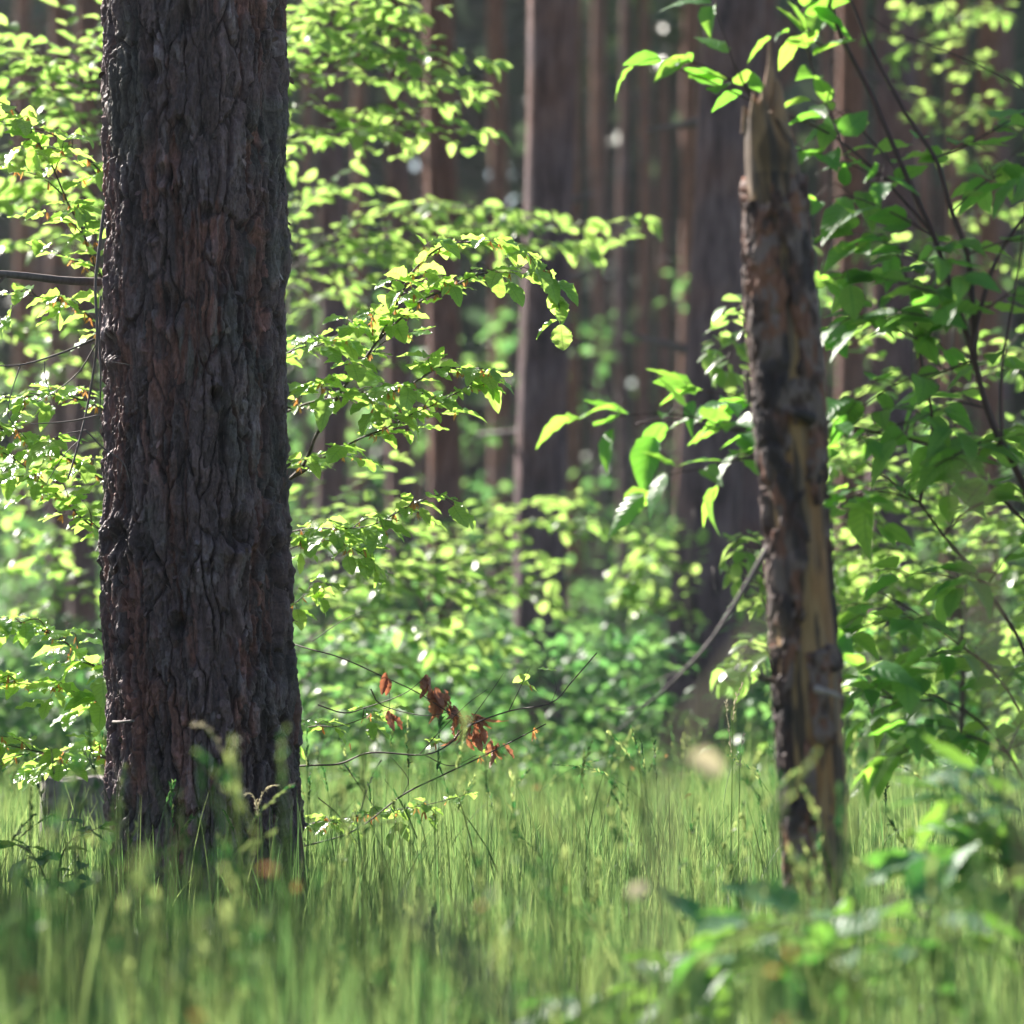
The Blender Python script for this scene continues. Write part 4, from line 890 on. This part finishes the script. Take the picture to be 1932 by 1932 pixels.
# ------------------------------------------------------------------ grass
def blades(mb, n, x, y, h, w, bend, segs=5, tint=None):
    z = gz(x, y); a = rng.random(n) * 2 * PI; t = np.linspace(0, 1, segs + 1)
    bd = np.stack([np.cos(a), np.sin(a)], -1); fa = rng.random(n) * 2 * PI
    off = (bend * h)[:, None] * t[None] ** 2.2 + (rng.normal(0, .05, n) * h)[:, None] * t[None]
    zz = h[:, None] * (t[None] - .35 * (bend[:, None] * t[None] ** 2) ** 1.0 * .8)
    cx = x[:, None] + bd[:, :1] * off; cy = y[:, None] + bd[:, 1:] * off; cz = z[:, None] + zz - .01
    wd = (w[:, None] * .5) * (1 - t[None] ** 2.5 * .93)
    sx = np.cos(fa)[:, None] * wd; sy = np.sin(fa)[:, None] * wd
    L = np.stack([cx - sx, cy - sy, cz], -1); R = np.stack([cx + sx, cy + sy, cz], -1)
    v = np.stack([L, R], 2).reshape(n, -1, 3); k = 2 * (segs + 1)
    i = np.arange(segs) * 2
    f = np.vstack([np.stack([i, i + 1, i + 3], -1), np.stack([i, i + 3, i + 2], -1)])
    ff = f[None] + (np.arange(n) * k)[:, None, None]
    tint = rng.random(n) if tint is None else tint
    c = np.empty((n, k, 3)); c[..., 0] = tint[:, None]; c[..., 1] = np.repeat(t, 2)[None]; c[..., 2] = .5
    mb.add(v.reshape(-1, 3), ff.reshape(-1, 3), c.reshape(-1, 3))
gr = MB()
def field(n, y0, y1, hm, hs, w0, w1, pw=1.0, lean=.25):
    y = y0 + (y1 - y0) * rng.random(n) ** pw
    x = (rng.random(n) * 2 - 1) * (y * .148 + .75)
    # tufts
    cl = fbm(x * 2.2, y * 2.2, 60, 3); keep = rng.random(n) < sstep(.25, .6, cl) * .85 + .15
    keep &= (np.hypot(x - X(388, 9.5), y - 9.5) > .2)
    x = x[keep]; y = y[keep]; m = len(x)
    h = np.clip(rng.normal(hm, hs, m), .05, .62) * (.75 + .5 * fbm(x * 1.1, y * 1.1, 61, 2))
    blades(gr, m, x, y, h, rng.uniform(w0, w1, m), np.abs(rng.normal(0, lean, m)), tint=np.clip(rng.normal(.20, .2, m) + .3 * (cl[keep] - .5), 0, .9))
field(900, 2.8, 4.4, .22, .06, .0020, .0042, .8)
field(3900, 4.2, 6.6, .19, .06, .0016, .0034)
field(1250, 4.0, 6.8, .25, .07, .004, .0075)
field(680, 6.6, 9.4, .22, .05, .004, .0065)
field(18000, 6.4, 9.6, .17, .055, .0016, .0034)
field(32000, 9.2, 15, .19, .06, .002, .004)
field(52000, 14.5, 30, .22, .07, .003, .006)
def stems(n, y0, y1):
    y = y0 + (y1 - y0) * rng.random(n); x = (rng.random(n) * 2 - 1) * (y * .14)
    k = np.hypot(x - X(388, 9.5), y - 9.5) > .24; x, y = x[k], y[k]; m = len(x)
    blades(gr, m, x, y, rng.uniform(.18, .34, m), rng.uniform(.0014, .0024, m), np.abs(rng.normal(0, .10, m)), tint=np.clip(rng.normal(.15, .2, m), 0, .8))
stems(2600, 6.2, 13); stems(500, 4.2, 6.4)
# flowering stalks, nodding panicles
def panicle(mb, x, y, h, lean, az, seed_len=.10, w=.0016, tint=.75, seeds=26):
    z = float(gz(x, y)); t = np.linspace(0, 1, 14)
    dx = math.cos(az) * lean * h * t ** 2.6; dy = math.sin(az) * lean * h * t ** 2.6
    pts = np.stack([x + dx, y + dy, z + h * (t - .30 * lean * t ** 4)], -1)
    tube(mb, pts, w * .6, w * .25, 4, col=(tint, .5, .5))
    L = max(seed_len, .03)
    n = seeds; s = 1 - rng.random(n) * L / h; ii = np.clip(s * 13, 0, 12.99); a = ii.astype(int)
    p = pts[a] + (pts[a + 1] - pts[a]) * (ii - a)[:, None]; d = nrm(pts[a + 1] - pts[a])
    ax = nrm(d + rng.normal(0, .18, (n, 3)))
    add_leaves(mb, T_NEEDLE, p, ax, rng.normal(0, 1, (n, 3)), rng.uniform(.008, .019, n), wid=np.full(n, .75), tint=np.full(n, tint) + rng.normal(0, .1, n))
for i in range(420):
    y = 4 + 13 * random.random(); x = random.uniform(-1, 1) * (y * .14 + .1)
    if math.hypot(x - X(388, 9.5), y - 9.5) < .25: continue
    panicle(gr, x, y, random.uniform(.26, .46), abs(random.gauss(0, .3)), random.uniform(0, 2 * PI), random.uniform(.05, .12), tint=random.uniform(.6, .95))
# taller nearer tips that blur at the bottom
for i in range(230):
    y = 3.6 + 3.8 * random.random() ** .8; x = random.uniform(-1, 1) * (y * .135)
    lo = CAMZ - (1932 - HZ) / F * y; h = lo + random.uniform(.02, .30) * (1.0 if random.random() < .3 else .6) * (y / 4)
    panicle(gr, x, y, max(h, .15), abs(random.gauss(0, .14)), random.uniform(0, 2 * PI), random.uniform(.07, .14), w=.0034, tint=random.uniform(.6, 1), seeds=44)
tag(gr.build('grass', M['grass']), 'tall fine forest grass with nodding seed heads', 'grass', None, 'stuff')

# single tall stalks one can pick out
def stalk(label, pts, d, heads, mat='straw', r=.0016, name='grass_stalk', seeds=30):
    o = empty(name, (X(pts[0][0], d), d, 0), label, 'grass stalk')
    mb = MB()
    tube(mb, catmull([P(x, y, d) for x, y in pts], .015), r, r * .4, 5, col=(.4, .5, .5)); mb.build('stem', M['grass'], o)
    hb = MB()
    for hp in heads:
        q = catmull([P(x, y, d) for x, y in hp], .006); tube(hb, q, r * .45, r * .2, 4)
        ii = rng.integers(0, len(q) - 1, seeds); dr = nrm(q[ii + 1] - q[ii])
        add_leaves(hb, T_NEEDLE, q[ii], dr + rng.normal(0, .3, (seeds, 3)), rng.normal(0, 1, (seeds, 3)), rng.uniform(.006, .012, seeds), wid=np.full(seeds, .8))
    hb.build('seed_head', M[mat], o)
stalk('tallest upright grass stalk with two seed tips, left of the snag', [(1378, 1740), (1380, 1560), (1382, 1400), (1380, 1340)], 8.8, [[(1380, 1420), (1372, 1350), (1370, 1320)], [(1382, 1360), (1388, 1320), (1402, 1290)]])
stalk('upright grass stalk beside the tallest one, bare until its thin tip', [(1392, 1740), (1394, 1560), (1396, 1430)], 8.9, [[(1396, 1450), (1400, 1400), (1404, 1380)]])
stalk('thin pale arching grass stalk in front of the thick trunk', [(450, 1760), (452, 1600), (440, 1500), (420, 1420), (390, 1375)], 6.4, [[(420, 1420), (395, 1378), (364, 1366)]], r=.0022, seeds=40)
stalk('feathery nodding grass stalk at the right foot of the thick trunk', [(490, 1760), (486, 1640), (488, 1520)], 8.8, [[(488, 1520), (500, 1490), (525, 1480)], [(487, 1540), (478, 1500), (460, 1500)]])
stalk('upright yellow-green grass stalk rising highest before the right side of the thick trunk', [(545, 1760), (540, 1600), (535, 1480)], 5.2, [[(535, 1480), (530, 1400), (545, 1370)]], mat='grass', r=.003, seeds=50)
stalk('slim dark grass stalk crossing the bare twigs right of the trunk', [(600, 1740), (640, 1620), (680, 1530)], 9.2, [[(680, 1530), (700, 1470), (720, 1430)]])

# pale blurred things close to the lens
def near_stalk(label, pts, d, r, mat):
    o = empty('dry_stalk', (X(pts[0][0], d), d, float(P(*pts[0], d)[2])), label, 'dry stalk', None)
    mb = MB(); tube(mb, catmull([P(x, y, d) for x, y in pts], .01), r, r * .6, 6)
    mb.build('stem', M[mat], o)
near_stalk('pale out-of-focus dry stalk slanting over the foot of the leaning pine', [(1200, 2900), (1240, 1800), (1270, 1440), (1360, 1300), (1450, 1180)], 2.4, .0042, 'straw')
near_stalk('grey out-of-focus stalk slanting over the shrub near the right edge', [(2050, 2900), (1950, 1600), (1870, 1250), (1850, 1050), (1830, 900)], 2.3, .0034, 'straw')
near_stalk('grey out-of-focus twig slanting through the grass at the bottom middle', [(760, 1700), (830, 1770), (900, 1840), (960, 1930), (1010, 2100), (1030, 2900)], 2.6, .0055, 'dead_twig')

def dry_leaf(label, px, py, d, size, ax):
    mb = MB(); add_leaves(mb, T_BEECH, [P(px, py, d)], [ax], [(.1, -1, .35)], size, wave=.06, wid=np.array([1.15]))
    tag(mb.build('dry_leaf', M['straw']), label, 'dry leaf')
dry_leaf('pale round out-of-focus dry leaf before the foot of the leaning pine', 1300, 1430, 4.4, .040, (1, .1, -.25))
dry_leaf('pale out-of-focus dry leaf over the grass right of the broad pale leaves', 1700, 1690, 4.6, .022, (-1, .2, -.5))
dry_leaf('pale out-of-focus dry leaf tilted up in the middle of the grass', 1185, 1690, 4.6, .024, (1, .1, .6))
# fallen bud husks caught on the grass
HUSKS = [(505, 1636, 4.3, 'on the grass at the right foot of the thick trunk, the larger of two'), (556, 1672, 5, 'on the grass at the right foot of the thick trunk, the smaller of two'), (52, 1850, 3.8, 'on the grass in the bottom left corner'),
         (913, 1708, 4.6, 'on the grass at the bottom middle'), (1013, 1488, 6.2, 'on the grass right of the withered leaves'), (1450, 1835, 4.2, 'below the broad pale leaves'), (1490, 1805, 4, 'just under the broad pale leaves'), (1690, 1770, 4.2, 'right of the broad pale leaves'),
         (1258, 1428, 12, 'left of the leaning pine foot'), (1300, 1500, 8, 'in the grass between leaning pine and bottom'), (1480, 1925, 3.8, 'at the bottom edge under the snag'), (1800, 1490, 12, 'in the sunny grass at right'), (1190, 1450, 13, 'in the far grass left of the leaning pine'), (380, 1925, 4, 'at the bottom edge under the thick trunk')]
for px, py, d, lab in HUSKS:
    p = P(px, py, d)
    hb = MB(); n = 3; w_ = lab.split(); lab = ' '.join(w_)
    add_leaves(hb, T_BEECH_LOW, [p] * n, rng.normal(0, 1, (n, 3)), rng.normal(0, 1, (n, 3)), rng.uniform(.007, .011, n), droop=np.full(n, .6), fold=np.full(n, .6))
    tag(hb.build('bud_husk', M['husk']), 'orange husk ' + lab.replace(', the larger of two', ', larger of two').replace(', the smaller of two', ', smaller of two').replace('at the right foot of the', 'right of'), 'bud husk', 'orange bud husks on the grass')

# grey stump at the left
def stump():
    d = 11.5; x, z = X(140, d), float(gz(X(140, d), d))
    o = empty('tree_stump', (x, d, z), 'old grey weathered stump in the grass left of the thick trunk', 'stump')
    th = np.linspace(-PI, PI, 60, endpoint=False); zz = np.linspace(-.05, .27, 26)
    Z, TH = np.meshgrid(zz, th, indexing='ij')
    R = .088 * (1 + .5 * np.exp(-np.clip(Z, 0, 1) / .06) * (.5 + .5 * vnoise(np.cos(TH) * 2 + 9, np.sin(TH) * 2 + 9, 70))) + (fbm(np.cos(TH) * 4 + 9, np.sin(TH) * 4 + Z * 9, 71) - .5) * .03
    top = .035 * (fbm(np.cos(TH) * 1.2 + 4, np.sin(TH) * 1.2 + 4, 72, 3) - .5)
    V = np.stack([x + R * np.cos(TH), d + R * np.sin(TH), z + Z + top * (Z / .27)], -1); n, m = V.shape[:2]
    i = np.arange(n - 1)[:, None] * m; j = np.arange(m)[None]; k = (j + 1) % m
    q = np.stack([i + j, i + k, i + m + k, i + m + j], -1).reshape(-1, 4)
    mb = MB(); mb.add(V.reshape(-1, 3), np.vstack([q[:, [0, 1, 2]], q[:, [0, 2, 3]]])); mb.build('trunk', M['stump'], o)
    cb = MB(); rings = [V[-1]]
    for s in (.75, .5, .25): rings.append(V[-1] * s + V[-1].mean(0) * (1 - s) + np.array([0, 0, -.01]) * rng.random((m, 1)))
    vv = np.vstack(rings + [V[-1].mean(0, keepdims=True)]); ff = []
    for a in range(3):
        ii = np.arange(m); kk = (ii + 1) % m
        ff += [np.stack([a * m + ii, a * m + kk, (a + 1) * m + kk], -1), np.stack([a * m + ii, (a + 1) * m + kk, (a + 1) * m + ii], -1)]
    ff.append(np.stack([3 * m + np.arange(m), 3 * m + (np.arange(m) + 1) % m, np.full(m, 4 * m)], -1))
    cb.add(vv, np.vstack(ff)); cb.build('cut_top', M['stump'], o)
stump()

# ------------------------------------------------------------------ air
HAZE = 0.0003
if HAZE > 0:
    me = bpy.data.meshes.new('haze')
    x0, x1, y0, y1, z0, z1 = -60, 60, -6, 172, -2.5, 33
    vs = [(x, y, z) for z in (z0, z1) for y in (y0, y1) for x in (x0, x1)]
    me.from_pydata(vs, [], [(0, 2, 3, 1), (4, 5, 7, 6), (0, 1, 5, 4), (2, 6, 7, 3), (0, 4, 6, 2), (1, 3, 7, 5)])
    hm = N('haze'); pv = hm('ShaderNodeVolumePrincipled', {'Color': (.84, .87, 1.0, 1), 'Density': HAZE, 'Anisotropy': .35})
    hm.t.links.new(pv.outputs[0], hm.out.inputs['Volume']); me.materials.append(hm.m)
    ho = bpy.data.objects.new('haze', me); COL.objects.link(ho); tag(ho, 'thin pale morning haze between the trunks', None, None, 'stuff')

# ------------------------------------------------------------------ light
w = bpy.data.worlds.new('World'); scene.world = w; w.use_nodes = True
nt = w.node_tree; bg = nt.nodes['Background']; sky = nt.nodes.new('ShaderNodeTexSky'); sky.sky_type = 'NISHITA'; sky.sun_disc = False
sky.sun_elevation = SUN_EL; sky.sun_rotation = -SUN_AZ; sky.dust_density = 1.2; sky.air_density = 1.0; sky.ozone_density = 1.0
nt.links.new(sky.outputs[0], bg.inputs[0]); bg.inputs[1].default_value = .05
sl = bpy.data.lights.new('sun', 'SUN'); sl.energy = 5; sl.angle = math.radians(.53); sl.color = (1, .93, .84)
so = bpy.data.objects.new('sun', sl); COL.objects.link(so); so.rotation_euler = Vector(SUN).to_track_quat('Z', 'Y').to_euler()

cam = bpy.data.cameras.new('camera'); co = bpy.data.objects.new('camera', cam); COL.objects.link(co)
co.location = (0, 0, CAMZ); co.rotation_euler = (PI / 2, 0, 0)
cam.sensor_fit = 'HORIZONTAL'; cam.sensor_width = 24; cam.lens = 24 * F / 1932; cam.shift_y = (HZ - 966) / 1932
cam.clip_end = 3000; cam.clip_start = .05
cam.dof.use_dof = True; cam.dof.focus_distance = 9.4; cam.dof.aperture_fstop = 2.8
scene.camera = co

vs_ = scene.view_settings
vs_.view_transform = 'Standard'; vs_.look = 'None'; vs_.exposure = 2.08; vs_.gamma = 1
scene.cycles.use_denoising = True
scene.cycles.max_bounces = 10; scene.cycles.diffuse_bounces = 4; scene.cycles.transmission_bounces = 6; scene.cycles.volume_bounces = 1
scene.cycles.sample_clamp_indirect = 6
scene.cycles.volume_step_rate = 4
